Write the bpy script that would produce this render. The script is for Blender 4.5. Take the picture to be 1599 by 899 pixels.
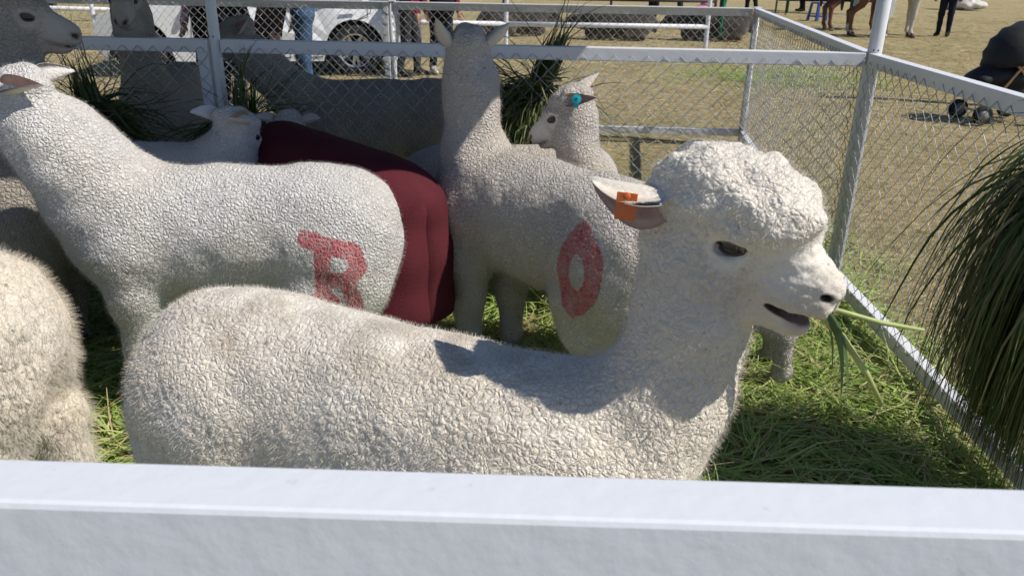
import bpy, bmesh, math, random
import numpy as np
from mathutils import Vector, Matrix
rad = math.radians
random.seed(7); rng = np.random.default_rng(7)
S = bpy.context.scene
COL = S.collection
for o in list(bpy.data.objects): bpy.data.objects.remove(o)

# ------------------------------------------------------------------ camera
cam_d = bpy.data.cameras.new('camera'); cam = bpy.data.objects.new('camera', cam_d); COL.objects.link(cam)
cam_d.sensor_width = 36; cam_d.lens = 36*1228/1599; cam_d.clip_start = .02; cam_d.clip_end = 2000
PITCH, ROLL = 22.8, 0.88
cam.location = (0, 0, 1.5)
cam.rotation_euler = (Matrix.Rotation(rad(90-PITCH), 3, 'X') @ Matrix.Rotation(rad(ROLL), 3, 'Z')).to_euler()
cam_d.dof.use_dof = True; cam_d.dof.focus_distance = 1.9; cam_d.dof.aperture_fstop = 11
S.camera = cam
S.render.resolution_x, S.render.resolution_y = 1024, 575

S.cycles_curves.shape = 'RIBBONS'; S.cycles_curves.subdivisions = 1

# ------------------------------------------------------------------ light
SUN_AZ, SUN_EL = -15.5, 50.0      # azimuth measured from +X towards +Y
w = bpy.data.worlds.new('World'); S.world = w; w.use_nodes = True
nt = w.node_tree; bg = nt.nodes['Background']
sky = nt.nodes.new('ShaderNodeTexSky'); sky.sky_type = 'NISHITA'; sky.sun_disc = False
sky.sun_elevation = rad(SUN_EL); sky.sun_rotation = rad(90-SUN_AZ); sky.altitude = 3500; sky.air_density = 1.0; sky.dust_density = .8
nt.links.new(sky.outputs[0], bg.inputs[0]); bg.inputs[1].default_value = 0.11
sd = bpy.data.lights.new('sun', 'SUN'); sd.energy = 4.5; sd.angle = rad(.53); sd.color = (1, .95, .87)
sun = bpy.data.objects.new('sun', sd); COL.objects.link(sun)
tosun = Vector((math.cos(rad(SUN_EL))*math.cos(rad(SUN_AZ)), math.cos(rad(SUN_EL))*math.sin(rad(SUN_AZ)), math.sin(rad(SUN_EL))))
sun.rotation_euler = tosun.to_track_quat('Z', 'Y').to_euler(); sun.location = (6, -3, 8)
S.view_settings.view_transform = 'Standard'; S.view_settings.look = 'None'
S.view_settings.exposure = 0.17; S.view_settings.gamma = 1; S.view_settings.use_curve_mapping = False

# ------------------------------------------------------------------ materials
MATS = {}
def mat(name, col, rough=.7, metal=0, spec=.4, var=0, vscale=8, bump=0, bscale=60, sheen=0, col2=None, thresh=None, trans=0, island=None, coat=0):
    if name in MATS: return MATS[name]
    m = bpy.data.materials.new(name); m.use_nodes = True; n = m.node_tree.nodes; l = m.node_tree.links
    b = n['Principled BSDF']; b.inputs['Base Color'].default_value = (*col, 1); b.inputs['Roughness'].default_value = rough
    b.inputs['Metallic'].default_value = metal; b.inputs['Specular IOR Level'].default_value = spec
    if sheen: b.inputs['Sheen Weight'].default_value = sheen; b.inputs['Sheen Roughness'].default_value = .5
    if coat: b.inputs['Coat Weight'].default_value = coat; b.inputs['Coat Roughness'].default_value = .08
    tc = n.new('ShaderNodeTexCoord')
    csock = None
    if island:
        g = n.new('ShaderNodeNewGeometry'); r = n.new('ShaderNodeValToRGB'); r.color_ramp.interpolation = 'LINEAR'
        els = r.color_ramp.elements
        while len(els) < len(island): els.new(.5)
        for i, c in enumerate(island): els[i].position = i/(len(island)-1); els[i].color = (*c, 1)
        l.new(g.outputs['Random Per Island'], r.inputs[0]); csock = r.outputs[0]
    elif var or col2:
        t = n.new('ShaderNodeTexNoise'); t.inputs['Scale'].default_value = vscale; t.inputs['Detail'].default_value = 6; t.inputs['Roughness'].default_value = .65
        l.new(tc.outputs['Object'], t.inputs['Vector'])
        r = n.new('ShaderNodeValToRGB'); e = r.color_ramp.elements
        lo, hi = thresh or (.3, .7)
        e[0].position = lo; e[1].position = hi
        c2 = col2 or tuple(x*(1-var) for x in col)
        e[0].color = (*c2, 1); e[1].color = (*col, 1)
        l.new(t.outputs[0], r.inputs[0]); csock = r.outputs[0]
    if csock: l.new(csock, b.inputs['Base Color'])
    if bump:
        t = n.new('ShaderNodeTexNoise'); t.inputs['Scale'].default_value = bscale; t.inputs['Detail'].default_value = 5
        l.new(tc.outputs['Object'], t.inputs['Vector'])
        bp = n.new('ShaderNodeBump'); bp.inputs['Strength'].default_value = bump; bp.inputs['Distance'].default_value = .01
        l.new(t.outputs[0], bp.inputs['Height']); l.new(bp.outputs[0], b.inputs['Normal'])
    if trans:
        tr = n.new('ShaderNodeBsdfTranslucent'); mx = n.new('ShaderNodeMixShader'); mx.inputs[0].default_value = trans
        if csock: l.new(csock, tr.inputs[0])
        else: tr.inputs[0].default_value = (*col, 1)
        l.new(b.outputs[0], mx.inputs[1]); l.new(tr.outputs[0], mx.inputs[2]); l.new(mx.outputs[0], n['Material Output'].inputs[0])
    MATS[name] = m
    return m

def fleece_mat(name, light, crack, scale=42, stretch=(1, 1, 1), paint=(.56, .028, .045), strength=.55):
    """wool broken into small locks: cell relief as bump, dust-stained joints, painted mark from the 'paint' attribute"""
    m = bpy.data.materials.new(name); m.use_nodes = True; n = m.node_tree.nodes; l = m.node_tree.links
    b = n['Principled BSDF']; b.inputs['Roughness'].default_value = .95; b.inputs['Specular IOR Level'].default_value = .12
    b.inputs['Sheen Weight'].default_value = .25; b.inputs['Sheen Roughness'].default_value = .6
    tc = n.new('ShaderNodeTexCoord'); mp = n.new('ShaderNodeMapping'); mp.inputs['Scale'].default_value = stretch
    l.new(tc.outputs['Object'], mp.inputs['Vector'])
    nz = n.new('ShaderNodeTexNoise'); nz.inputs['Scale'].default_value = 30; nz.inputs['Detail'].default_value = 5
    l.new(mp.outputs[0], nz.inputs['Vector'])
    ad = n.new('ShaderNodeVectorMath'); ad.operation = 'MULTIPLY_ADD'; ad.inputs[1].default_value = (.024, .024, .024)
    l.new(nz.outputs['Color'], ad.inputs[0]); l.new(mp.outputs[0], ad.inputs[2])
    vo = n.new('ShaderNodeTexVoronoi'); vo.feature = 'DISTANCE_TO_EDGE'; vo.inputs['Scale'].default_value = scale
    l.new(ad.outputs[0], vo.inputs['Vector'])
    v2 = n.new('ShaderNodeTexVoronoi'); v2.feature = 'DISTANCE_TO_EDGE'; v2.inputs['Scale'].default_value = scale*2.3
    l.new(ad.outputs[0], v2.inputs['Vector'])
    fib = n.new('ShaderNodeTexNoise'); fib.inputs['Scale'].default_value = 260; fib.inputs['Detail'].default_value = 4
    l.new(mp.outputs[0], fib.inputs['Vector'])
    def ramp(sock, p0, p1, c0, c1):
        r = n.new('ShaderNodeValToRGB'); r.color_ramp.elements[0].position = p0; r.color_ramp.elements[1].position = p1
        r.color_ramp.elements[0].color = (*c0, 1); r.color_ramp.elements[1].color = (*c1, 1); l.new(sock, r.inputs[0]); return r.outputs[0]
    h1 = ramp(vo.outputs['Distance'], 0, .28, (0, 0, 0), (1, 1, 1)); h2 = ramp(v2.outputs['Distance'], 0, .3, (0, 0, 0), (1, 1, 1))
    def math_(op, a, bb):
        q = n.new('ShaderNodeMath'); q.operation = op
        for i, s in enumerate((a, bb)):
            if isinstance(s, (int, float)): q.inputs[i].default_value = s
            else: l.new(s, q.inputs[i])
        return q.outputs[0]
    hh = math_('ADD', math_('MULTIPLY', h1, 1.0), math_('ADD', math_('MULTIPLY', h2, .35), math_('MULTIPLY', fib.outputs[0], .8)))
    at = n.new('ShaderNodeAttribute'); at.attribute_name = 'mask'     # r: short-haired face, g: paint, b: grime
    sp = n.new('ShaderNodeSeparateColor'); l.new(at.outputs['Color'], sp.inputs[0])
    face = sp.outputs[0]; pnt = sp.outputs[1]; grime = sp.outputs[2]
    st = math_('SUBTRACT', 1.0, math_('MULTIPLY', face, .8))
    bp = n.new('ShaderNodeBump'); bp.inputs['Distance'].default_value = .007; l.new(hh, bp.inputs['Height'])
    l.new(math_('MULTIPLY', st, strength), bp.inputs['Strength']); l.new(bp.outputs[0], b.inputs['Normal'])
    # colour: dusty joints where a patch noise says the coat is dirty
    pat = n.new('ShaderNodeTexNoise'); pat.inputs['Scale'].default_value = 3.2; pat.inputs['Detail'].default_value = 5; l.new(tc.outputs['Object'], pat.inputs['Vector'])
    pm = ramp(pat.outputs[0], .36, .62, (.25, .25, .25), (1, 1, 1))
    ck = ramp(vo.outputs['Distance'], 0, .10, (1, 1, 1), (0, 0, 0))
    def mix(f, a, bb):
        q = n.new('ShaderNodeMix'); q.data_type = 'RGBA'
        if isinstance(f, (int, float)): q.inputs[0].default_value = f
        else: l.new(f, q.inputs[0])
        for i, s in ((6, a), (7, bb)):
            if isinstance(s, tuple): q.inputs[i].default_value = (*s, 1)
            else: l.new(s, q.inputs[i])
        return q.outputs[2]
    cool = tuple(min(1, x*y) for x, y in zip(light, (.97, 1.0, 1.06)))
    c = mix(ramp(pat.outputs[0], .4, .65, (0, 0, 0), (1, 1, 1)), cool, light)
    c = mix(math_('MULTIPLY', math_('MULTIPLY', math_('MULTIPLY', ck, pm), st), .45), c, crack)
    # specks of dust and chaff
    dn = n.new('ShaderNodeTexNoise'); dn.inputs['Scale'].default_value = 48; dn.inputs['Detail'].default_value = 2; l.new(tc.outputs['Object'], dn.inputs['Vector'])
    c = mix(math_('MULTIPLY', ramp(dn.outputs[0], .70, .76, (0, 0, 0), (1, 1, 1)), .55), c, (.16, .12, .08))
    c = mix(math_('MULTIPLY', grime, .75), c, (.20, .145, .085))
    pn = n.new('ShaderNodeTexNoise'); pn.inputs['Scale'].default_value = 70; pn.inputs['Detail'].default_value = 3; l.new(tc.outputs['Object'], pn.inputs['Vector'])
    pe = ramp(math_('ADD', pnt, math_('MULTIPLY', math_('SUBTRACT', pn.outputs[0], .5), .9)), .38, .62, (0, 0, 0), (1, 1, 1))
    wn = n.new('ShaderNodeTexNoise'); wn.inputs['Scale'].default_value = 26; wn.inputs['Detail'].default_value = 4; l.new(tc.outputs['Object'], wn.inputs['Vector'])
    c = mix(math_('MULTIPLY', math_('MULTIPLY', pe, ramp(wn.outputs[0], .34, .6, (.72, .72, .72), (1, 1, 1))), math_('ADD', .70, math_('MULTIPLY', h1, .28))), c, paint)
    a2 = n.new('ShaderNodeAttribute'); a2.attribute_name = 'mask2'; s2 = n.new('ShaderNodeSeparateColor'); l.new(a2.outputs['Color'], s2.inputs[0])
    c = mix(s2.outputs[0], c, (.10, .040, .036)); c = mix(s2.outputs[1], c, (.02, .014, .012)); c = mix(s2.outputs[2], c, (.46, .27, .22))
    l.new(c, b.inputs['Base Color'])
    MATS[name] = m
    return m

CREAM = fleece_mat('fleece_cream', (.77, .69, .575), (.40, .29, .18), 84, strength=.5)
WHITE = fleece_mat('fleece_white', (.76, .71, .645), (.42, .34, .265), 74, strength=.85)
GREYW = fleece_mat('fleece_dusty', (.66, .585, .50), (.30, .23, .17), 70, strength=.9)
SHADEF = fleece_mat('fleece_shade_dark', (.44, .385, .32), (.17, .13, .095), 60, strength=1.0)  # coat colour darkened to paint deep canopy shade onto the back-left alpacas
SHAG = fleece_mat('fleece_shaggy', (.75, .66, .53), (.48, .37, .25), 34, (1, 1, .45), strength=.8)
BLACKF = fleece_mat('fleece_black', (.022, .018, .016), (.01, .01, .01), 30)
M_NOSE = mat('nose_skin', (.34, .25, .20), .6, var=.35, vscale=90, bump=.3, bscale=200)
M_MOUTH = mat('mouth_inside', (.16, .07, .06), .5)
M_EAR = mat('ear_inner', (.55, .38, .32), .8, var=.3, vscale=40)
M_EYE = mat('eye_black', (.008, .006, .005), .06, spec=.7)
M_LID = mat('eyelid_skin', (.09, .065, .055), .6)
M_FOOT = mat('toe_dark', (.10, .075, .055), .7, var=.4, vscale=50)

# ------------------------------------------------------------------ small mesh helpers
def link_mesh(name, verts, faces, mats, parent=None, midx=None, smooth=False):
    me = bpy.data.meshes.new(name)
    if isinstance(verts, np.ndarray) and isinstance(faces, np.ndarray):
        me.vertices.add(len(verts)); me.vertices.foreach_set('co', verts.astype(np.float32).ravel())
        k = faces.shape[1]
        me.loops.add(faces.size); me.loops.foreach_set('vertex_index', faces.astype(np.int32).ravel())
        me.polygons.add(len(faces)); me.polygons.foreach_set('loop_start', np.arange(0, faces.size, k, dtype=np.int32))
        me.polygons.foreach_set('loop_total', np.full(len(faces), k, dtype=np.int32)); me.update(calc_edges=True)
    else:
        me.from_pydata([tuple(v) for v in verts], [], [tuple(f) for f in faces]); me.update()
    for m in (mats if isinstance(mats, (list, tuple)) else [mats]): me.materials.append(m)
    if midx is not None: me.polygons.foreach_set('material_index', np.asarray(midx, dtype=np.int32))
    if smooth: me.polygons.foreach_set('use_smooth', np.ones(len(me.polygons), dtype=bool))
    me.validate()
    o = bpy.data.objects.new(name, me); COL.objects.link(o)
    if parent: o.parent = parent
    return o
def tag(o, label=None, cat=None, group=None, kind=None):
    for k, v in (('label', label), ('category', cat), ('group', group), ('kind', kind)):
        if v: o[k] = v
    return o
def empty(name, loc=(0, 0, 0), rz=0, label=None, cat=None, group=None):
    o = bpy.data.objects.new(name, None); COL.objects.link(o); o.location = loc; o.rotation_euler = (0, 0, rz); o.empty_display_size = .1
    return tag(o, label, cat, group)
class MB:
    def __init__(s): s.v = []; s.f = []; s.m = []
    def add(s, v, f, m=0):
        b = len(s.v); s.v += [tuple(x) for x in v]; s.f += [tuple(i+b for i in q) for q in f]; s.m += [m]*len(f); return s
    def box(s, c, d, rot=None, m=0, bev=0):
        x, y, z = (q/2 for q in d); R = rot or Matrix.Identity(3); c = Vector(c)
        if not bev:
            v = [c+R @ Vector((i*x, j*y, k*z)) for i in (-1, 1) for j in (-1, 1) for k in (-1, 1)]
            return s.add(v, [(0, 1, 3, 2), (4, 6, 7, 5), (0, 4, 5, 1), (2, 3, 7, 6), (0, 2, 6, 4), (1, 5, 7, 3)], m)
        bm = bmesh.new(); bmesh.ops.create_cube(bm, size=1)
        for q in bm.verts: q.co = Vector((q.co.x*d[0], q.co.y*d[1], q.co.z*d[2]))
        bmesh.ops.bevel(bm, geom=list(bm.edges), offset=bev, segments=2, affect='EDGES', profile=.5)
        bm.verts.index_update()
        v = [c+R @ q.co for q in bm.verts]; f = [[q.index for q in p.verts] for p in bm.faces]; bm.free()
        return s.add(v, f, m)
    def tube(s, pts, r, n=8, m=0, cap=True):
        pts = [Vector(p) for p in pts]; rr = r if isinstance(r, (list, tuple)) else [r]*len(pts)
        ref = None; v = []; f = []
        for i, p in enumerate(pts):
            t = (pts[min(i+1, len(pts)-1)]-pts[max(i-1, 0)]).normalized()
            if ref is None: ref = t.orthogonal().normalized()
            ref = (ref-t*ref.dot(t)).normalized(); bi = t.cross(ref)
            v += [p+(ref*math.cos(2*math.pi*k/n)+bi*math.sin(2*math.pi*k/n))*rr[i] for k in range(n)]
        for i in range(len(pts)-1):
            for k in range(n):
                a = i*n+k; b = i*n+(k+1) % n; f.append((a, b, b+n, a+n))
        if cap: f.append(tuple(reversed(range(n)))); f.append(tuple(range((len(pts)-1)*n, len(pts)*n)))
        return s.add(v, f, m)
    def lathe(s, prof, n=24, M=None, m=0):
        M = M or Matrix.Identity(4); v = []; f = []
        for (r, z) in prof: v += [M @ Vector((r*math.cos(2*math.pi*k/n), r*math.sin(2*math.pi*k/n), z)) for k in range(n)]
        for i in range(len(prof)-1):
            for k in range(n): f.append((i*n+k, i*n+(k+1) % n, (i+1)*n+(k+1) % n, (i+1)*n+k))
        return s.add(v, f, m)
    def sphere(s, c, r, n=14, m=0, R=None):
        c = Vector(c); r = Vector(r) if not isinstance(r, (int, float)) else Vector((r, r, r)); v = []; f = []
        h = n//2; R = R or Matrix.Identity(3)
        for i in range(h+1):
            a = math.pi*i/h
            for k in range(n):
                q = 2*math.pi*k/n; v.append(c+R @ Vector((r.x*math.sin(a)*math.cos(q), r.y*math.sin(a)*math.sin(q), r.z*math.cos(a))))
        for i in range(h):
            for k in range(n): f.append((i*n+k, (i+1)*n+k, (i+1)*n+(k+1) % n, i*n+(k+1) % n))
        return s.add(v, f, m)
    def build(s, name, mats, parent=None, smooth=False):
        return link_mesh(name, s.v, s.f, mats, parent, s.m, smooth)

# ------------------------------------------------------------------ noise + implicit surfaces
def _h(i, j, k, s=0):
    n = (i.astype(np.int64)*374761393+j.astype(np.int64)*668265263+k.astype(np.int64)*2147483647+s*974711) & 0xffffffff
    n = ((n ^ (n >> 13))*1274126177) & 0xffffffff
    return ((n ^ (n >> 16)) & 0xffffff)/float(0xffffff)
def vnoise(p, sc, s=0):
    q = p*sc; i = np.floor(q); f = q-i; f = f*f*(3-2*f); i = i.astype(np.int64); r = 0
    for a in (0, 1):
        for b in (0, 1):
            for c in (0, 1):
                r = r+_h(i[:, 0]+a, i[:, 1]+b, i[:, 2]+c, s)*(f[:, 0] if a else 1-f[:, 0])*(f[:, 1] if b else 1-f[:, 1])*(f[:, 2] if c else 1-f[:, 2])
    return r-.5
def cells(p, sc, s=0):
    q = p*sc; i = np.floor(q).astype(np.int64); f1 = np.full(len(p), 9.); f2 = np.full(len(p), 9.)
    for a in (-1, 0, 1):
        for b in (-1, 0, 1):
            for c in (-1, 0, 1):
                g = i+np.array([a, b, c])
                pt = g+np.stack([_h(g[:, 0], g[:, 1], g[:, 2], s+t) for t in (1, 2, 3)], 1)
                d = np.sqrt(((pt-q)**2).sum(1)); n1 = np.minimum(f1, d); f2 = np.minimum(np.maximum(f1, d), f2); f1 = n1
    return f1, f2
class SDF:
    def __init__(s): s.p = []
    def cone(s, a, b, r1, r2, k=.03, t=0, op='+', sq=None):
        s.p.append(('c', np.array(a, float), np.array(b, float), r1, r2, k, t, op, sq)); return s
    def chain(s, pts, k=.03, t=0):
        for (a, ra), (b, rb) in zip(pts, pts[1:]): s.cone(a, b, ra, rb, k, t)
        return s
    def ell(s, c, r, k=.03, t=0, op='+', R=None):
        s.p.append(('e', np.array(c, float), np.array(r, float), None if R is None else np.array(R), None, k, t, op, None)); return s
    @staticmethod
    def dist(p, P):
        if p[0] == 'c':
            a, b, r1, r2 = p[1:5]; ba = b-a; pa = P-a; L = (ba*ba).sum() or 1e-9
            t = np.clip((pa@ba)/L, 0, 1); v = pa-t[..., None]*ba
            if p[8] is not None: v = v/np.array(p[8])
            return np.sqrt((v*v).sum(-1))-(r1+(r2-r1)*t)
        c, r, R = p[1:4]; q = P-c
        if R is not None: q = q@R
        k0 = np.sqrt(((q/r)**2).sum(-1)); k1 = np.sqrt(((q/r**2)**2).sum(-1))+1e-9
        return k0*(k0-1)/k1
    def bounds(s, p):
        if p[0] == 'c': m = max(p[3], p[4])*(max(p[8]) if p[8] else 1); return np.minimum(p[1], p[2])-m, np.maximum(p[1], p[2])+m
        m = p[2].max(); return p[1]-m, p[1]+m
    def mesh(s, vs, fine=None):
        lo = np.min([s.bounds(p)[0] for p in s.p if p[7] == '+'], 0)-3*vs; hi = np.max([s.bounds(p)[1] for p in s.p if p[7] == '+'], 0)+3*vs
        ax = []
        for i in range(3):
            if fine is None: ax.append(np.arange(lo[i], hi[i]+vs, vs)); continue
            f0, f1, fv = max(fine[0][i], lo[i]), min(fine[1][i], hi[i]), fine[2]
            ax.append(np.concatenate([np.arange(lo[i], f0-fv*.5, vs), np.arange(f0, f1, fv), np.arange(f1, hi[i]+vs, vs)]))
        n = np.array([len(q) for q in ax]); D = np.full(n, 1., np.float32)
        for p in s.p:
            a, b = s.bounds(p); m = p[5]*1.2+3*vs
            sl = tuple(slice(max(np.searchsorted(ax[i], a[i]-m)-1, 0), min(np.searchsorted(ax[i], b[i]+m)+1, n[i])) for i in range(3))
            if any(q.stop <= q.start for q in sl): continue
            P = np.stack(np.meshgrid(*[ax[i][sl[i]] for i in range(3)], indexing='ij'), -1)
            d = s.dist(p, P); o = D[sl]; k = p[5]
            if p[7] == '+':
                h = np.maximum(k-np.abs(o-d), 0)/k; D[sl] = np.minimum(o, d)-h*h*k*.25
            else:
                d = -d; h = np.maximum(k-np.abs(o-d), 0)/k; D[sl] = np.maximum(o, d)+h*h*k*.25
        I = D < 0
        c = np.zeros(tuple(n-1), np.int8)
        for a in (0, 1):
            for b in (0, 1):
                for e in (0, 1): c += I[a:n[0]-1+a, b:n[1]-1+b, e:n[2]-1+e]
        act = np.argwhere((c > 0) & (c < 8)); idx = np.full(tuple(n-1), -1, np.int64); idx[tuple(act.T)] = np.arange(len(act))
        acc = np.zeros((len(act), 3)); cnt = np.zeros(len(act))
        cor = [(a, b, e) for a in (0, 1) for b in (0, 1) for e in (0, 1)]
        val = {q: D[act[:, 0]+q[0], act[:, 1]+q[1], act[:, 2]+q[2]] for q in cor}
        for q in cor:
            for x in range(3):
                if q[x]: continue
                r = list(q); r[x] = 1; r = tuple(r); va, vb = val[q], val[r]; mk = (va < 0) != (vb < 0)
                t = np.where(mk, va/np.where(va == vb, 1, va-vb), 0); e = np.array(q, float)[None]+np.eye(3)[x]*t[:, None]
                acc += e*mk[:, None]; cnt += mk
        fr = acc/cnt[:, None]; V = np.stack([ax[i][act[:, i]]+fr[:, i]*(ax[i][act[:, i]+1]-ax[i][act[:, i]]) for i in range(3)], 1); F = []
        for x in range(3):
            y, z = (x+1) % 3, (x+2) % 3
            A = np.take(I, range(0, n[x]-1), x); B = np.take(I, range(1, n[x]), x); e = np.argwhere(A != B)
            e = e[(e[:, y] > 0) & (e[:, z] > 0) & (e[:, y] < n[y]-1) & (e[:, z] < n[z]-1)]
            ins = A[tuple(e.T)]
            def at(dy, dz): q = e.copy(); q[:, y] -= dy; q[:, z] -= dz; return idx[tuple(q.T)]
            Q = np.stack([at(1, 1), at(0, 1), at(0, 0), at(1, 0)], 1); Q[~ins] = Q[~ins][:, ::-1]; F.append(Q)
        F = np.concatenate(F); F = F[(F >= 0).all(1)]
        return V, F
    def tags(s, V):
        best = np.full(len(V), 9.); tg = np.zeros(len(V), int)
        for p in s.p:
            d = np.abs(s.dist(p, V)) if p[7] == '-' else s.dist(p, V)
            if p[7] == '-': d = np.where(d < .0028, d-.02, 9.) if p[6] in (3, 5) else d+9
            m = d < best; best[m] = d[m]; tg[m] = p[6]
        return tg
def normals(V, F):
    n = np.zeros_like(V); a = np.cross(V[F[:, 2]]-V[F[:, 0]], V[F[:, 3]]-V[F[:, 1]])
    for i in range(4): np.add.at(n, F[:, i], a)
    return n/(np.linalg.norm(n, axis=1)[:, None]+1e-12)
def smooth_mesh(V, F, it=2, lam=.5):
    for _ in range(it):
        a = np.zeros_like(V); c = np.zeros(len(V))
        for i in range(4):
            for j in (1, 3): np.add.at(a, F[:, i], V[F[:, (i+j) % 4]]); np.add.at(c, F[:, i], 1)
        V = V+lam*(a/np.maximum(c, 1)[:, None]-V)
    return V
# ================================================================== SETTING: ground
def ground_mat():
    m = bpy.data.materials.new('dry_ground'); m.use_nodes = True; n = m.node_tree.nodes; l = m.node_tree.links
    b = n['Principled BSDF']; b.inputs['Roughness'].default_value = .95; b.inputs['Specular IOR Level'].default_value = .1
    tc = n.new('ShaderNodeTexCoord')
    def noise(sc, det, st=(1, 1, 1)):
        mp = n.new('ShaderNodeMapping'); mp.inputs['Scale'].default_value = st; l.new(tc.outputs['Object'], mp.inputs[0])
        t = n.new('ShaderNodeTexNoise'); t.inputs['Scale'].default_value = sc; t.inputs['Detail'].default_value = det; t.inputs['Roughness'].default_value = .7
        l.new(mp.outputs[0], t.inputs['Vector']); return t.outputs[0]
    def ramp(s, *st):
        r = n.new('ShaderNodeValToRGB'); e = r.color_ramp.elements
        while len(e) < len(st): e.new(.5)
        for i, (p, c) in enumerate(st): e[i].position = p; e[i].color = (*c, 1)
        l.new(s, r.inputs[0]); return r.outputs[0]
    base = ramp(noise(9, 9, (1, 1.6, 1)), (.3, (.18, .135, .065)), (.5, (.38, .305, .165)), (.7, (.54, .45, .265)))
    big = ramp(noise(.7, 5), (.46, (0, 0, 0)), (.62, (1, 1, 1)))
    mx = n.new('ShaderNodeMix'); mx.data_type = 'RGBA'; mx.inputs[7].default_value = (.16, .16, .055, 1)
    mu = n.new('ShaderNodeMath'); mu.operation = 'MULTIPLY'; mu.inputs[1].default_value = .35; l.new(big, mu.inputs[0])
    l.new(mu.outputs[0], mx.inputs[0]); l.new(base, mx.inputs[6]); l.new(mx.outputs[2], b.inputs['Base Color'])
    bp = n.new('ShaderNodeBump'); bp.inputs['Strength'].default_value = .9; bp.inputs['Distance'].default_value = .04
    l.new(noise(28, 8, (1, 1.5, 1)), bp.inputs['Height']); l.new(bp.outputs[0], b.inputs['Normal'])
    return m
u = np.linspace(-1, 1, 161); g = np.sinh(u*6.2)/np.sinh(6.2)*420
gx, gy = np.meshgrid(g, g+4, indexing='ij'); P = np.stack([gx.ravel(), gy.ravel(), np.zeros(gx.size)], 1)
P[:, 2] = -.012+vnoise(P, 1.3)*.02*np.clip(np.hypot(P[:, 0], P[:, 1]-4)/5, .2, 3)
k = np.arange(160); a, b_ = np.meshgrid(k, k, indexing='ij'); i0 = (a*161+b_).ravel()
ground = tag(link_mesh('ground', P, np.stack([i0, i0+161, i0+162, i0+1], 1), ground_mat(), smooth=True), kind='structure')

def blades(base, d, length, width, grav, nseg=3, wob=.15, tip=.15, flat=0):
    N = len(base); d = d/np.linalg.norm(d, axis=1)[:, None]; p = base.copy(); L = (length/nseg)[:, None]
    side0 = np.cross(d, rng.normal(size=(N, 3))*(1-flat)+np.array([0, 0, 1.])*flat*2.2); side0 /= np.linalg.norm(side0, axis=1)[:, None]+1e-9
    V = np.zeros((N, nseg+1, 2, 3)); g = grav if isinstance(grav, np.ndarray) else np.full(N, grav)
    for i in range(nseg+1):
        wd = width*(1-(1-tip)*(i/nseg)**1.6)
        s = side0-d*(side0*d).sum(1)[:, None]; s /= np.linalg.norm(s, axis=1)[:, None]+1e-9
        V[:, i, 0] = p-s*wd[:, None]*.5; V[:, i, 1] = p+s*wd[:, None]*.5
        p = p+d*L; d = d+rng.normal(size=(N, 3))*wob; d[:, 2] -= g; d /= np.linalg.norm(d, axis=1)[:, None]
    o = (np.arange(N)*(nseg+1)*2)[:, None, None]; q = (np.arange(nseg)*2)[None, :, None]+np.array([0, 1, 3, 2])[None, None]
    return V.reshape(-1, 3), (o+q).reshape(-1, 4)
STRAW = mat('straw_blades', (.4, .3, .15), .8, spec=.2, trans=.2, island=[(.24, .17, .08), (.42, .32, .17), (.58, .47, .27), (.48, .41, .21), (.28, .29, .11), (.66, .56, .36)])
GREEN = mat('cut_grass', (.15, .2, .04), .55, spec=.35, trans=.3, island=[(.12, .24, .04), (.24, .38, .06), (.36, .50, .11), (.50, .58, .19), (.24, .38, .07), (.62, .60, .30), (.34, .48, .11), (.54, .62, .24)])
DKGREEN = mat('bundle_grass', (.05, .08, .02), .5, spec=.3, trans=.25, island=[(.02, .04, .012), (.05, .085, .02), (.08, .12, .03), (.13, .16, .05), (.035, .06, .018), (.20, .19, .09), (.30, .25, .14), (.06, .10, .02)])

def in_pen(x, y): return (x < 1.5+.13*np.clip(y-2, 0, 9)) & (y < 3.6)
N = 70000
yy = np.exp(rng.uniform(np.log(1.0), np.log(26), N)); xx = yy*rng.uniform(-.95, .95, N)
keep = ~in_pen(xx, yy); xx, yy = xx[keep], yy[keep]; N = len(xx)
sc = np.clip(yy/6, .8, 2.2)
th = rng.uniform(0, 2*np.pi, N); V, F = blades(np.stack([xx, yy, rng.uniform(-.005, .02, N)*sc], 1), np.stack([np.cos(th), np.sin(th), rng.normal(.06, .12, N)], 1), rng.uniform(.06, .2, N)*sc, rng.uniform(.003, .006, N)*sc, .03, 2, .25, flat=.5)
tag(link_mesh('straw', V, F, STRAW), 'loose dry straw trampled over the field around the pens', 'straw', kind='stuff')

# cut green fodder strewn in the near pen (thick towards the right fence) and in drifts of the next pen
def fodder(name, label, n, xr, yr, dens, lmin, lmax, hz, mt_=None):
    x = rng.uniform(*xr, n*3); y = rng.uniform(*yr, n*3); P = np.stack([x, y, x*0], 1)
    p = dens(x, y)*(.55+1.5*np.clip(vnoise(P, 2.3, 5)+vnoise(P, 6, 8)*.5+.3, 0, 1)); m = rng.random(n*3) < p; x, y = x[m][:n], y[m][:n]; n = len(x)
    P = np.stack([x, y, x*0], 1); pile = np.clip(vnoise(P, 3.1, 2)+.35, 0, 1)*hz
    th = vnoise(P, 4, 9)*9+rng.normal(0, .9, n); z = rng.random(n)**1.5*(pile+.015)
    V, F = blades(np.stack([x, y, z], 1), np.stack([np.cos(th), np.sin(th), rng.normal(.08, .16, n)], 1), rng.uniform(lmin, lmax, n), rng.uniform(.003, .0085, n), .10, 3, .20, flat=.6)
    V[:, 2] = np.maximum(V[:, 2], -.004+.01*rng.random(len(V)))
    return tag(link_mesh(name, V, F, mt_ or GREEN), label, 'cut grass' if not mt_ else 'hay', kind='stuff')
def dn(x, y): return np.where(x > .5, 1., .55)*np.where(x < 1.55, 1, .35)*np.clip((y-.6)*2, 0, 1)
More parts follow.
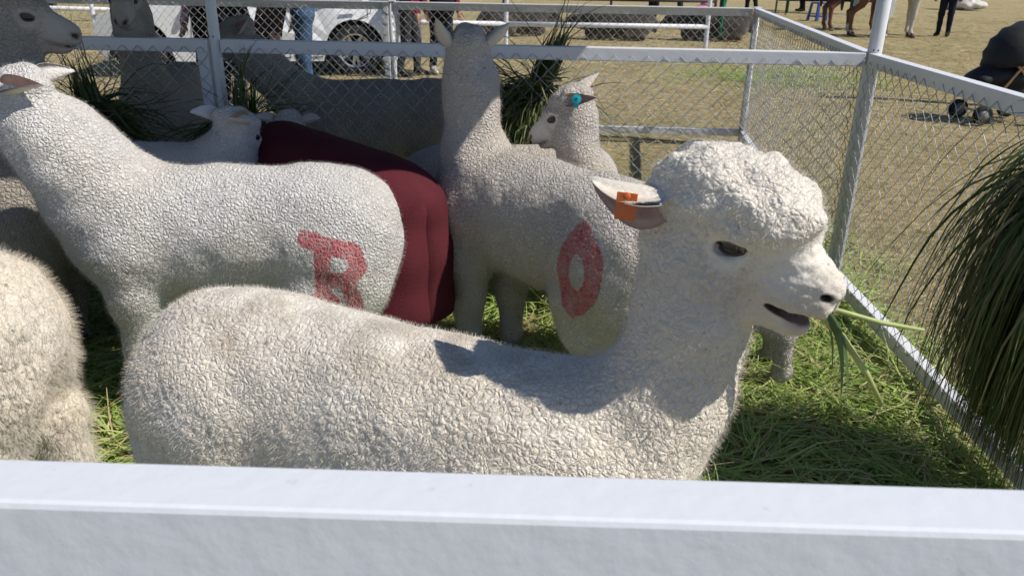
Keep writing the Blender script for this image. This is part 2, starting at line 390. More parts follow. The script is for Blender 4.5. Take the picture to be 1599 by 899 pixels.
fodder('fodder', 'fresh cut green grass strewn thick on the floor of the near pen', 30000, (-2.6, 1.75), (.7, 3.7), dn, .10, .30, .11)
fodder('hay', 'dry yellow hay stalks mixed into the cut grass on the pen floor', 5000, (-2.4, 1.75), (.9, 3.7), dn, .10, .34, .11, STRAW)
fodder('fodder', 'thin drifts of cut green grass in the next pen behind the middle rail', 5000, (-3, 2), (3.8, 6.6), lambda x, y: np.clip(1.1-(y-3.8)*.55, .05, 1)*np.where(x > -.8, 1, .5), .08, .25, .05)
fodder('fodder', 'green grass heap on the dry field behind the corner of the pens', 3500, (1.6, 5.2), (9.5, 12.5), lambda x, y: np.exp(-(((x-3.6)/1.1)**2+((y-11.3)/.8)**2)), .1, .3, .16)

# ================================================================== FENCES
WHITE_P = mat('white_paint', (.70, .70, .72), .38, spec=.45, col2=(.62, .60, .56), vscale=11, thresh=(.20, .42), bump=.12, bscale=30)
WIRE = mat('galvanised_wire', (.46, .47, .48), .45, metal=.45, var=.25, vscale=20)
M_DARK = mat('dark_gap', (.03, .03, .03), .8)
H = 1.137
def chain_mesh(p0, p1, z0, z1, pitch=.072, r=.0018):
    p0 = np.array(p0, float); p1 = np.array(p1, float); L = np.hypot(*(p1-p0)); e = (p1-p0)/L; nr = np.array([-e[1], e[0]])
    wd = pitch/2; nw = int(L/wd); wd = L/nw; nz = int((z1-z0)/wd); dz = (z1-z0)/nz
    V = []; F = []; fr = [0, .12, .88]; ns = 3
    for i in range(nw):
        pts = []
        for k in range(nz+1):
            left = (k+i) % 2 == 0
            pts.append((i*wd if left else (i+1)*wd, z0+k*dz, (-1 if left else 1)*r*.9))
        poly = []
        for k in range(nz):
            a, b = pts[k], pts[k+1]
            for t in (0.06, .94): poly.append([a[j]+(b[j]-a[j])*t for j in range(3)])
        q = np.array(poly); q[:, 0] += np.random.default_rng(i).normal(0, .0012, len(q)); q[:, 2] += .004*np.sin(q[:, 1]*9+i*.4)
        tg = np.gradient(q, axis=0); tg /= np.linalg.norm(tg, axis=1)[:, None]
        u_ = np.cross(tg, [0, 0, 1.]); u_ /= np.linalg.norm(u_, axis=1)[:, None]+1e-9; v_ = np.cross(tg, u_)
        b0 = len(V)*0+sum(len(x) for x in V)
        ring = np.stack([q+r*(u_*math.cos(2*math.pi*s/ns)+v_*math.sin(2*math.pi*s/ns)) for s in range(ns)], 1)
        V.append(ring.reshape(-1, 3)); m = len(q); ii = np.arange(m-1)[:, None]*ns
        for s in range(ns):
            F.append(np.concatenate([b0+ii+s, b0+ii+(s+1) % ns, b0+ii+ns+(s+1) % ns, b0+ii+ns+s], 1))
    V = np.concatenate(V); F = np.concatenate(F)
    W = np.stack([p0[0]+e[0]*V[:, 0]+nr[0]*V[:, 2], p0[1]+e[1]*V[:, 0]+nr[1]*V[:, 2], V[:, 1]], 1)
    return W, F
def add_bar(mb, p0, p1, w_, h_, across=None, bev=.004):
    a, b = Vector(p0), Vector(p1); x = (b-a).normalized()
    y = Vector(across).normalized() if across else Vector((0, 0, 1)).cross(x).normalized()
    z = x.cross(y).normalized(); R = Matrix((x, y, z)).transposed()
    mb.box((a+b)/2, ((b-a).length, w_, h_), R, bev=bev)
def panel(name, label, p0, p1, group=None, top=H, bot=.10, tw=.058, up0=True, up1=True, angle_top=False, mesh=True, inset=.03, angle=False, plate=False):
    p0 = Vector((*p0, 0)); p1 = Vector((*p1, 0)); c = (p0+p1)/2; e = (p1-p0).normalized(); nr = Vector((-e.y, e.x, 0))
    if nr.dot(Vector((0, 1.5, 0))-c) < 0: nr = -nr           # towards the inside of the near pen
    t = empty(name, c, 0, label, 'fence', group); q0 = p0-c+e*inset; q1 = p1-c-e*inset
    mb = MB()
    if angle_top:
        add_bar(mb, q0+Vector((0, 0, top-.004)), q1+Vector((0, 0, top-.004)), .07, .008, bev=.001)
        add_bar(mb, q0-nr*.03+Vector((0, 0, top-tw/2-.010)), q1-nr*.03+Vector((0, 0, top-tw/2-.010)), .008, tw, bev=.001)
    else: add_bar(mb, q0+Vector((0, 0, top-tw/2)), q1+Vector((0, 0, top-tw/2)), tw*.85, tw)
    mb.build('top_rail', WHITE_P, t)
    mb = MB(); add_bar(mb, q0+Vector((0, 0, bot)), q1+Vector((0, 0, bot)), tw*.8, tw); mb.build('bottom_rail', WHITE_P, t)
    for fl, q, sg in ((up0, q0, 1), (up1, q1, -1)):
        if not fl: continue
        mb = MB(); s = q+e*sg*.027
        if angle:
            zz0 = Vector((0, 0, bot+tw/2-.003)); zz1 = Vector((0, 0, top-(tw if not angle_top else .010)+.003)); s2 = s-e*sg*.030
            add_bar(mb, s-nr*.012+zz0, s-nr*.012+zz1, .008, .056, across=nr, bev=.001); add_bar(mb, s2+nr*.020+zz0, s2+nr*.020+zz1, .072, .007, across=nr, bev=.001)
        elif plate: add_bar(mb, s+Vector((0, 0, bot+tw/2-.003)), s+Vector((0, 0, top-tw+.003)), .010, .066, across=nr, bev=.001); mb.build('upright', WHITE_P, t); continue
        else: add_bar(mb, s+Vector((0, 0, bot+tw/2-.003)), s+Vector((0, 0, top-(tw if not angle_top else .010)+.003)), .046, .052, across=nr); mb.build('upright', WHITE_P, t)
    if mesh:
        off = nr*.028
        V, F = chain_mesh((q0+off).xy, (q1+off).xy, bot+.012, top-.03)
        tag(link_mesh('chain_link', V, F, WIRE, t), kind='stuff')
    return t
A = (1.559, 3.582); B = (2.007, 6.944); C = (1.50, .49); SL = -.051
def rowpt(x, P): return (x, P[1]+(x-P[0])*SL)
FG = 'chain-link panels of the alpaca pens'
panel('chain_link_fence', 'chain-link panel on the right of the near pen with a grass bundle hung on it', C, A, FG, plate=True)
panel('chain_link_fence', 'chain-link side panel between the two corner posts of the further pen', A, B, FG, plate=True)
PL = rowpt(-1.37, A)
panel('chain_link_fence', 'middle chain-link panel with a sunlit rail end at the tall corner post', PL, A, FG, top=H, angle=True)
panel('chain_link_fence', 'shaded middle chain-link panel beyond the double post', rowpt(-4.6, A), PL, FG)
PB = rowpt(-1.06, B)
panel('chain_link_fence', 'rear chain-link panel between the far corner post and the post by the car', PB, B, FG, angle_top=True, angle=True)
panel('chain_link_fence', 'rear chain-link panel in front of the white car', rowpt(-4.9, B), PB, FG, angle_top=True)
# front panel: rail close to the camera
fr = empty('chain_link_fence', (0, .47, 0), 0, 'wide white front rail with chain-link below it, nearest side of the pen', 'fence', FG)
def frp(x): return Vector((x, .515-.024*(x+.5)-.034-.47, 0))
mb = MB(); add_bar(mb, frp(-2.2)+Vector((0, 0, H-.036)), frp(1.47)+Vector((0, 0, H-.036)), .068, .072, across=(0, math.cos(rad(9)), -math.sin(rad(9))), bev=.005); mb.build('top_rail', mat('white_paint_worn', (.64, .66, .70), .42, spec=.4, col2=(.50, .46, .42), vscale=24, thresh=(.24, .33), bump=.12, bscale=38), fr)
mb = MB(); add_bar(mb, frp(-2.2)+Vector((0, 0, .1)), frp(1.47)+Vector((0, 0, .1)), .05, .058); mb.build('bottom_rail', WHITE_P, fr)
for x in (-2.17, 1.44):
    mb = MB(); add_bar(mb, frp(x)+Vector((0, 0, .13)), frp(x)+Vector((0, 0, H-.07)), .05, .05, across=(0, -1, 0)); mb.build('upright', WHITE_P, fr)
V, F = chain_mesh(frp(-2.15).xy, frp(1.42).xy, .12, H-.07); tag(link_mesh('chain_link', V, F, WIRE, fr), kind='stuff')

def post(label, p, z1, r=.027, base=True):
    t = empty('round_post', (*p, 0), 0, label, 'post', 'round posts between the panels')
    mb = MB(); mb.tube([(0, 0, -.05), (0, 0, z1)], r, 20); mb.build('pole', WHITE_P, t, smooth=False)
    for f in t.children[0].data.polygons: f.use_smooth = len(f.vertices) == 4
    if z1 < 1.5:
        mb = MB(); mb.box((0, 0, z1), (.06, .06, .008), bev=.002); mb.build('cap', WHITE_P, t)
    else:
        for zz in (H+.012,):
            for sx in (-1, 1):
                mb = MB(); mb.sphere((sx*.010-.008, -r, zz), .004, 8); mb.build('bolt', M_DARK, t)
    return t
RZ = 2.2
post('tall round white pole rising from the tall corner where three rails meet', (A[0]+.012, A[1]), RZ, .030)
post('short corner post at the far end of the side panel', B, H+.004)
post('tall post between the double uprights of the middle fence, in shade', PL, RZ, .024)
post('post of the rear fence standing in front of the car', PB, H+.004, .022)
post('post at the near right end of the pen carrying the front rail', (C[0]+.01, C[1]-.01), H+.004)
post('far post of the shaded middle fence outside on the left', rowpt(-4.65, A), RZ, .024)

# canopy over the middle fence: throws the shade on the rear of the near pen and on the next pen
cz = RZ; roof = empty('shade_canopy', (-1.5, 3.5, cz), 0, 'dark sheet canopy on the tall posts above the middle fence', 'canopy')
M_ROOF = mat('canopy_sheet', (.05, .055, .065), .7, var=.2, vscale=3)
X0, Y0, Y1 = -11.0, 2.34, 6.5
def xr(y): return .90 if y < 2.6 else .90+.54*(y-2.6) if y < 3.43 else 1.348+.03*(y-3.43)      # the sheet is cut back at its near right corner
X1 = xr(3.65)
nx = 120; V = []; F = []; ny = 6
for i in range(nx+1):
    zc = .012*math.cos(i*math.pi)
    for y in (Y0, 2.6, 3.3, 3.65, 4.5, 5.5, Y1):
        x = X0+(xr(y)-X0)*i/nx; V.append((x+1.5, y-3.5+(.03*math.sin(i*.9) if y == Y0 else 0), .16-.22*abs(y-3.65)/1.5*(1 if y < 3.65 else .5)+zc+.02))
for i in range(nx):
    for j in range(ny): a_ = i*(ny+1)+j; F.append((a_, a_+ny+1, a_+ny+2, a_+1))
sheet = link_mesh('roof_sheet', V, F, M_ROOF, roof); sm = sheet.modifiers.new('thick', 'SOLIDIFY'); sm.thickness = .004
mb = MB(); mb.tube([(X0+1.5, .12, .10), (A[0]+1.54, .10, .10)], .025, 10); mb.build('ridge_beam', WHITE_P, roof)
for y, z in ((Y0+.1, -.08), (Y1-.1, -.10)):
    mb = MB(); mb.tube([(X0+1.5, y-3.5, z), (xr(y)+1.45, y-3.5, z)], .018, 8); mb.build('purlin', WHITE_P, roof)
for x in (PL[0], -4.65):
    mb = MB(); mb.tube([(x+1.5, Y0-3.4, -.08), (x+1.5, .12, .10), (x+1.5, Y1-3.6, -.10)], .018, 8); mb.build('rafter', WHITE_P, roof)

# ================================================================== hanging grass bundles
def big_bundle(label, tie, n=4200):
    t = empty('grass_bundle', tie, 0, label, 'grass bundle', 'grass bundles hung on the fence')
    th = rng.uniform(0, 2*np.pi, n); rr = .09*np.sqrt(rng.random(n)); base = np.stack([np.cos(th)*rr*.7, np.sin(th)*rr*1.3, rng.normal(0, .035, n)], 1)
    lft = rng.random(n) < .6
    d = np.stack([np.where(lft, -rng.uniform(.05, .50, n), np.cos(th)*.3), np.where(lft, rng.normal(0, .28, n), np.sin(th)*.35), rng.normal(-.40, .28, n)], 1)
    V, F = blades(base, d, rng.uniform(.30, .90, n), rng.uniform(.005, .011, n), rng.uniform(.38, .75, n), 10, .075, .12)
    V[:, 2] = np.maximum(V[:, 2], -tie[2]+.01)
    tag(link_mesh('blades', V, F, DKGREEN, t), kind='stuff')
    mb = MB(); mb.tube([(math.cos(a)*.06, math.sin(a)*.10, .01*math.sin(3*a)) for a in np.linspace(0, 2*math.pi, 22)], .006, 6); mb.build('tie_cord', mat('cord', (.35, .28, .16), .8), t)
big_bundle('big dark green grass bundle hanging on the right chain-link panel', (1.55, 1.96, 1.0), 6500)
# ties are above the middle rail behind the mesh; stems stick up, tops hang down
def sheaf(label, x, y, z, lean, n=700, hang=900, k=60):
    t = empty('grass_bundle', (x, y, z), 0, label, 'grass bundle', 'grass bundles hung on the fence')
    # tight leaning stem stub
    th = rng.uniform(0, 2*np.pi, n); rr = .055*np.sqrt(rng.random(n)); z_ = rng.uniform(-.20, -.10, n)
    base = np.stack([np.cos(th)*rr+lean*z_, np.sin(th)*rr, z_], 1)
    up = np.stack([lean+rng.normal(0, .06, n), rng.normal(0, .06, n), np.ones(n)], 1)
    V1, F1 = blades(base, up, rng.uniform(.10, .22, n), rng.uniform(.006, .012, n), .0, 3, .04)
    b2 = np.stack([rng.normal(0, .03, k), rng.normal(0, .03, k), np.full(k, -.02)], 1)
    V2, F2 = blades(b2, np.stack([lean+rng.normal(0, .30, k), rng.normal(0, .22, k), np.full(k, 1.)], 1), rng.uniform(.15, .40, k), rng.uniform(.004, .009, k), .08, 6, .10)
    th = rng.uniform(0, 2*np.pi, hang); b3 = np.stack([np.cos(th)*.06-lean*.2, np.sin(th)*.05, rng.uniform(-.26, -.12, hang)], 1)
    V3, F3 = blades(b3, np.stack([np.cos(th)*.8*rng.random(hang)-lean*.5, np.sin(th)*.55*rng.random(hang)-.1, rng.normal(-.55, .42, hang)], 1), rng.uniform(.15, .5, hang), rng.uniform(.004, .011, hang), rng.uniform(.05, .35, hang), 7, .16)
    V = np.concatenate([V1, V2, V3]); F = np.concatenate([F1, F2+len(V1), F3+len(V1)+len(V2)])
    tag(link_mesh('blades', V, F, DKGREEN, t), kind='stuff')
    mb = MB(); mb.tube([(math.cos(a)*.052, math.sin(a)*.052, -.12) for a in np.linspace(0, 6.283, 16)], .006, 6); mb.build('tie_cord', MATS['cord'], t)
sheaf('grass bundle tied at the middle rail with stems sticking up, beside the blue-tagged alpaca', .17, 3.74, 1.10, .38, 600, 1500, 26)
sheaf('grass bundle in deep shade hung left of the double post', -2.0, 3.70, .98, -.2, 120, 1800, 6)
sheaf('grass bundle in deep shade hung just right of the double post', -1.25, 3.69, .93, .1, 100, 1300, 6)

# ================================================================== ALPACAS
def sstep(x, a, b): t = np.clip((x-a)/(b-a), 0, 1); return t*t*(3-2*t)
def seg2(u, v, a, b):
    a = np.array(a); b = np.array(b); p = np.stack([u, v], -1)-a; ba = b-a
    t = np.clip((p@ba)/(ba@ba), 0, 1); return np.sqrt(((p-t[..., None]*ba)**2).sum(-1))
def ear_mesh(base, d, op, L, W):
    d = Vector(d).normalized(); op = Vector(op); op = (op-d*op.dot(d)).normalized(); s = d.cross(op)
    V = []; F = []; M = []; nu, nv = 12, 8
    for layer in (0, 1):
        for i in range(nu+1):
            u = i/nu; wd = W*(math.sin(math.pi*min(1, (.16+u*.84))**.85)**.8)*(1-.12*u)+.001
            for j in range(nv+1):
                v = j/nv*2-1
                cup = (v*v)*wd*.75-(.10*u*u)*L
                p = Vector(base)+d*(u*L)+s*(v*wd*.5*1.0)*(1-.25*v*v)+op*(cup-(.007*(1-abs(v)**4)+.001)*layer)
                V.append(p)
    n1 = (nu+1)*(nv+1)
    for i in range(nu):
        for j in range(nv):
            a = i*(nv+1)+j; F.append((a, a+1, a+nv+2, a+nv+1)); M.append(1)
            F.append((n1+a, n1+a+nv+1, n1+a+nv+2, n1+a+1)); M.append(0)
        for j in (0, nv):
            a = i*(nv+1)+j; F.append((a, a+nv+1, n1+a+nv+1, n1+a)); M.append(0)
    return V, F, M
def rotm(yaw, pitch, roll=0):
    return np.array(Matrix.Rotation(rad(yaw), 3, 'Z') @ Matrix.Rotation(-rad(pitch), 3, 'Y') @ Matrix.Rotation(rad(roll), 3, 'X'))
def alpaca(label, loc, yaw, neck, head, hyaw=0, hpitch=-8, hroll=0, hs=1, s=1, vs=.012, mt=WHITE, paint=None, ears=None, fat=1, feet=(0, 0, 0, 0),
           lying=False, mouth=False, amp=1., fuzz=0, fuzzlen=.010, group='alpacas of the show pens', cat='alpaca', leg_r=1, knot=1., grime_legs=.5, tail=True, eye=True, dens=1., bodydrop=0, earl=.118, kf=0, kz=1, fine=0, backdirt=.12):
    root = empty('alpaca', loc, rad(yaw), label, cat, group)
    G = SDF(); dz = -.40 if lying else bodydrop
    B_ = lambda x, y, z: (x, y, z+dz)
    # trunk: deep chest, ribs, slightly tucked loin, round rump
    G.ell(B_(.22, 0, .635), (.25, .185*fat, .225), .10); G.ell(B_(-.05, 0, .635), (.34, .195*fat, .225), .10); G.ell(B_(-.36, 0, .645), (.25, .195*fat, .230), .10)
    G.ell(B_(.36, 0, .66), (.14, .14*fat, .19), .10)
    if tail: G.chain([(B_(-.56, 0, .74), .05), (B_(-.635, 0, .64), .05), (B_(-.64, 0, .53), .03)], .06)
    for i, sy in enumerate((1, -1)):
        if lying:
            G.chain([((.30, sy*.11, .20), .10), ((.42, sy*.10, .07), .06), ((.22, sy*.12, .05), .05)], .05)
            G.ell((-.30, sy*.15, .17), (.24, .11, .16), .06); G.chain([((-.15, sy*.2, .08), .07), ((-.42, sy*.2, .05), .05)], .05)
            continue
        fx, hx = feet[i], feet[2+i]; q = leg_r
        # foreleg: shoulder, elbow, wrist ("knee"), fetlock
        G.cone(B_(.27, sy*.095, .60), B_(.27, sy*.105, .44), .125, .085*q, .07)
        G.chain([(B_(.27, sy*.105, .46), .088*q), ((.275+fx*.5, sy*.10, .29), .064*q), ((.275+fx*.85, sy*.10, .23), .058*q), ((.27+fx, sy*.10, .075), .043*q)], .03)
        G.cone((.27+fx, sy*.10, .08), (.295+fx, sy*.10, .03), .043*q, .034, .02, 4); G.cone((.285+fx, sy*.088, .022), (.345+fx, sy*.085, .018), .022, .016, .008, 4); G.cone((.285+fx, sy*.112, .022), (.345+fx, sy*.115, .018), .022, .016, .008, 4)
        # hind leg: thigh, stifle forward, hock backward, near-vertical shank
        G.ell(B_(-.385, sy*.10, .545), (.185, .108, .235), .07)
        G.chain([(B_(-.30, sy*.115, .47), .105*q), ((-.34+hx*.4, sy*.115, .38), .082*q), ((-.44+hx*.7, sy*.11, .285), .060*q), ((-.435+hx, sy*.11, .08), .043*q)], .04)
        G.cone((-.435+hx, sy*.11, .085), (-.41+hx, sy*.11, .03), .043*q, .034, .02, 4); G.cone((-.42+hx, sy*.098, .022), (-.36+hx, sy*.095, .018), .022, .016, .008, 4); G.cone((-.42+hx, sy*.122, .022), (-.36+hx, sy*.125, .018), .022, .016, .008, 4)
    nk = [(np.array(B_(*p[:3])), p[3]) for p in neck]
    for (a, ra), (b, rb) in zip(nk, nk[1:]): G.cone(a, b, ra, rb, .07)
    HR = rotm(hyaw, hpitch, hroll); HC = np.array(B_(*head))
    def hp(x, y, z): return HC+hs*(HR@np.array([x, y, z]))
    def hl(c, r, k, t=0, op='+', yw=0, pt=0): G.ell(hp(*c), np.array(r)*hs, k*hs, t, op, HR@rotm(yw, pt))
    G.cone(nk[-1][0], hp(-.02, 0, -.02), nk[-1][1], .075*hs, .05)
    hl((0, 0, 0), (.085, .070, .078), .03)
    hl((-.012+kf, 0, .058*knot*kz), (.098*knot, .080*knot, .066*knot*kz), .03); hl((.048+kf, 0, .046*knot*kz), (.052*knot, .060*knot, .040*knot*kz), .03)
    for sy in (1, -1):
        hl((.022, sy*.040, -.040), (.058, .036, .045), .035); hl((.045, sy*.047, .026), (.030, .018, .016), .02)
    G.cone(hp(.05, 0, -.004), hp(.135, 0, -.026), .054*hs, .041*hs, .03*hs, 1)
    G.cone(hp(.05, 0, .022), hp(.160, 0, -.012), .036*hs, .021*hs, .03*hs, 1)
    hl((.164, 0, -.024), (.040, .032, .027), .018, 1)
    for sy in (1, -1):
        hl((.174, sy*.012, -.045), (.025, .019, .020), .007, 1); hl((.138, sy*.026, -.044), (.038, .020, .024), .014, 1); hl((.172, sy*.021, -.020), (.018, .010, .011), .008, 1)
    G.cone(hp(.02, 0, -.065), hp(.138, 0, -.084 if mouth else -.072), .044*hs, .024*hs, .025*hs, 1)
    hl((.154, 0, -.087 if mouth else -.070), (.022, .022, .017), .012, 1)
    if mouth: hl((.152, 0, -.0665), (.046, .048, .0085), .006, 3, '-', 0, -10)
    else: hl((.155, 0, -.0615), (.040, .045, .0035), .006, 3, '-', 0, -4)
    for sy in (1, -1):
        hl((.188, sy*.022, -.0255), (.0175, .0065, .0030), .005, 5, '-', sy*24, -26)
        hl((.064, sy*.062, .010), (.021, .012, .014), .012, 1, '-')
    hl((.198, 0, -.045), (.008, .0018, .016), .004, 1, '-')
    V, F = G.mesh(vs/s, None if not fine else (hp(.06, 0, -.02)-.15*hs, hp(.06, 0, -.02)+.15*hs, fine/s)); V = smooth_mesh(V, F, 1, .4)
    tg = G.tags(V); hv = (V-HC)@HR/hs
    face = sstep(hv[:, 0], .070, .125)*sstep(-hv[:, 2], -.05, -.02)*sstep(hv[:, 2], -.15, -.10)*(np.linalg.norm(hv, axis=1) < .3)
    face = np.maximum(face, sstep(.04-np.linalg.norm(hv-np.array([.064, 0, .006])*[1, 0, 1]-np.sign(hv[:, 1:2])*np.array([[0, .06, 0]]), axis=1), 0, .02))
    foot = sstep(.12-V[:, 2], 0, .06)*(0 if lying else 1)
    nr = normals(V, F); W = V*s; am = (1-.80*face)*(1-.6*foot)*amp
    kn = sstep(hv[:, 2], .01, .05)*(np.linalg.norm(hv, axis=1) < .24)*(1-face)
    wp = W+np.stack([vnoise(W, 30, i) for i in (11, 12, 13)], 1)*.012
    a1, a2 = cells(wp, 58, 3); b1, b2 = cells(wp, 30, 6)
    disp = .0024*np.minimum((a2-a1)*1.9, 1)**.7*(.6+1.2*np.clip(vnoise(W, 11, 31)+.4, 0, 1))+.0013*np.minimum((b2-b1)*1.9, 1)**.7+.016*vnoise(W, 7, 21)+.010*vnoise(W, 15, 22)-.004
    disp = disp+kn*(.016*vnoise(W, 34, 41)+.014*vnoise(W, 17, 42))+face*(.0035*vnoise(W*np.array([1, 1, 2.2]), 55, 43)+.003*vnoise(W, 110, 44))/np.maximum(am, .1)
    V = V+nr*(disp*am/s)[:, None]
    mask = np.zeros((len(V), 4), np.float32); mask[:, 3] = 1; mask[:, 0] = face
    if paint: mask[:, 1] = paint(V)
    mask[:, 2] = np.clip(backdirt*sstep(V[:, 2]+.10*vnoise(W, 5, 61), .72, .92)*sstep(.5-np.abs(V[:, 0]+.1), 0, .2)*np.clip(.35+1.6*vnoise(W, 24, 62), 0, 1)+grime_legs*sstep(.42-V[:, 2], 0, .3)*(.6+vnoise(W, 9, 4))+(.30*sstep(hv[:, 0], .15, .185)+.30*sstep(-hv[:, 2], .015, .05)*sstep(hv[:, 0], .09, .13))*face*(.7+vnoise(W, 40, 71)), 0, 1)
    soft = max(.0022, (fine or vs)*.5)
    m2 = np.zeros((len(V), 4), np.float32); m2[:, 3] = 1; V0 = V-nr*(disp*am/s)[:, None]
    for p in G.p:
        if p[7] == '-' and p[6] in (3, 5): k = 0 if p[6] == 3 else 1; m2[:, k] = np.maximum(m2[:, k], sstep(soft-np.abs(SDF.dist(p, V0)), -soft*.8, soft*.6)*(1 if mouth or p[6] == 5 else .5))
    m2[:, 2] = .5*sstep(.03-np.linalg.norm(hv-np.array([.155, 0, -.075]), axis=1), 0, .012)*(1 if mouth else 0)
    mi = np.zeros(len(F), int); mi[(V[F[:, 0], 2] < .035) & (not lying)] = 4
    # ears join the body mesh
    ears = ears or [((-.25, 1, .55), (.75, .5, .1)), ((-.25, -1, .55), (.75, -.5, .1))]
    VV = [tuple(v) for v in V]; FF = None; eV = []; eF = []; eM = []; info = []
    for sy, (d, op) in zip((1, -1), ears):
        b = hp(-.035, sy*.058, .050); dd = HR@np.array(d, float); oo = HR@np.array(op, float)
        v, f, m = ear_mesh(b, dd, oo, earl*hs, .066*hs); k = len(V)+len(eV); eV += v; eF += [tuple(i+k for i in q) for q in f]; eM += m; info.append((Vector(b), Vector(dd).normalized(), Vector(oo)))
    AV = np.concatenate([V, np.array([tuple(v) for v in eV])]); AF = np.concatenate([F, np.array(eF)]); AM = np.concatenate([mi, np.array(eM)])
    AV = AV*s
    o = link_mesh('body', AV, AF, [mt, M_EAR, M_MOUTH, M_EYE, M_FOOT], root, AM, True)
    at = o.data.color_attributes.new('mask', 'FLOAT_COLOR', 'POINT')
    mk = np.concatenate([mask, np.tile(np.array([[.8, 0, .15, 1]], np.float32), (len(eV), 1))]); at.data.foreach_set('color', mk.ravel())
    at = o.data.color_attributes.new('mask2', 'FLOAT_COLOR', 'POINT'); at.data.foreach_set('color', np.concatenate([m2, np.tile(np.array([[0, 0, 0, 1]], np.float32), (len(eV), 1))]).ravel())
    if fuzz:
        vg = o.vertex_groups.new(name='wool'); wv = np.clip((1-.72*face), 0, 1)*np.clip(1-m2[:, 0]-m2[:, 1], 0, 1)*np.where(AV[:len(V), 2] < .05, 0, 1)
        for lev in np.unique(np.round(wv, 1)):
            vg.add([int(i) for i in np.nonzero(np.round(wv, 1) == lev)[0]], float(lev), 'REPLACE')
        md = o.modifiers.new('wool', 'PARTICLE_SYSTEM'); ps = md.particle_system; st = ps.settings
        st.type = 'HAIR'; st.count = fuzz; st.hair_length = fuzzlen; st.hair_step = 2; st.render_step = 2; st.display_step = 2
        st.use_advanced_hair = True; st.normal_factor = fuzzlen/4; st.factor_random = fuzzlen*.5/4; st.object_align_factor = (0, 0, -fuzzlen*.35/4)
        st.root_radius = 1; st.tip_radius = .3; st.radius_scale = .0005; st.use_hair_bspline = False; st.material = 1
        st.use_even_distribution = True; st.distribution = 'RAND'; ps.vertex_group_length = 'wool'; ps.seed = int(fuzz) % 97
    if eye:
        for sy in (1, -1):
            c = Vector(hp(.063, sy*.0545, .010))*s; q = MB(); R3 = Matrix([list(r) for r in HR])
            q.sphere(c, Vector((.0185, .0130, .0110))*hs*s, 18, R=R3); e = q.build('eye', M_EYE, root, True)
            q = MB(); pts = [Vector(hp(.063+.0195*math.cos(a), sy*(.0615+.004*math.sin(a)-.006*abs(math.cos(a))), .009+.0085*math.sin(a)))*s for a in np.linspace(.05, math.pi-.05, 9)]
            q.tube(pts, .0048*hs*s, 6); q.build('eyelid', M_LID, e, True)
            q = MB(); q.tube([Vector(hp(.063+.0195*math.cos(a), sy*(.0605-.006*abs(math.cos(a))), .008-.0090*math.sin(a)))*s for a in np.linspace(.05, math.pi-.05, 9)], .0026*hs*s, 6); q.build('lower_lid', M_LID, e, True)
    info = [(b*s, d, op) for b, d, op in info]
    return root, info, (lambda *p: Vector(hp(*p))*s)

# --- the chewing one in front
UP = [((-.8, .62, .30), (.2, .5, .9)), ((-.8, -.62, .26), (.25, -.6, .75))]
front, finfo, fhp = alpaca('cream alpaca with an orange ear tag chewing a grass stalk behind the front rail', (-.22, 1.29, 0), -24,
    [(.28, 0, .64, .155), (.435, .03, .71, .112), (.505, .06, .83, .090), (.525, .07, .96, .082)], (.532, .075, 1.115), hyaw=-17, hpitch=-6, hs=1.08, vs=.0047, mt=CREAM, mouth=True,
    ears=[((-.93, .3, -.15), (.2, .5, .9)), ((-.95, -.30, -.12), (.25, -.7, -.45))], fuzz=70000, fine=.0027, fuzzlen=.009, knot=1.2, kf=.042, kz=.82, bodydrop=.01, tail=False, backdirt=.7)
def tag_plate(root, b, d, op, t, mt_, roundtag=False, size=.036):
    d = d.normalized(); n = (op-d*op.dot(d)).normalized(); s = d.cross(n)
    c = b+d*t+n*.014; M = Matrix((s, d, n)).transposed(); q = MB()
    if roundtag:
        n = (Matrix.Rotation(-root.rotation_euler.z, 3, 'Z') @ Vector((-.25, -.95, .2))).normalized(); d = Vector((0, 0, -1)); d = (d-n*d.dot(n)).normalized(); s = d.cross(n); M = Matrix((s, d, n)).transposed(); c = c+n*.026
        M4 = Matrix.Translation(c) @ M.to_4x4(); q.lathe([(0, .004), (.006, .004), (.017, .002), (.017, 0), (0, 0)], 20, M4); o = q.build('ear_tag', mt_, root)
        q = MB(); q.lathe([(0, .0062), (.004, .0058), (.004, .003)], 12, M4); q.build('stud', M_DARK, o)
        q = MB(); q.box(c+d*.018-n*.002, (.016, .024, .002), M); q.build('tag_flap', mt_, o)
    else:
        n = Vector((-.25, -.96, -.1)) if root is not front else Vector((0, 0, 1)); n = (Matrix.Rotation(-root.rotation_euler.z, 3, 'Z') @ Vector((-.35, -.9, .25))).normalized(); d = Vector((0, 0, -1)); d = (d-n*d.dot(n)).normalized(); s = d.cross(n); M = Matrix((s, d, n)).transposed(); c = c-Vector((0, 0, size*.35))+n*.040; q.box(c, (size*.85, size*1.1, .0022), M, bev=.0008); o = q.build('ear_tag', mt_, root)
        q = MB(); q.lathe([(0, .004), (.005, .003), (.006, 0)], 14, Matrix.Translation(c+Vector((0, 0, size*.42))) @ M.to_4x4()); q.build('stud', mt_, o)
ORANGE = mat('orange_plastic', (.72, .16, .035), .45, var=.15, vscale=60); TEAL = mat('teal_plastic', (.02, .42, .50), .4)
tag_plate(front, *finfo[1], .055, ORANGE)
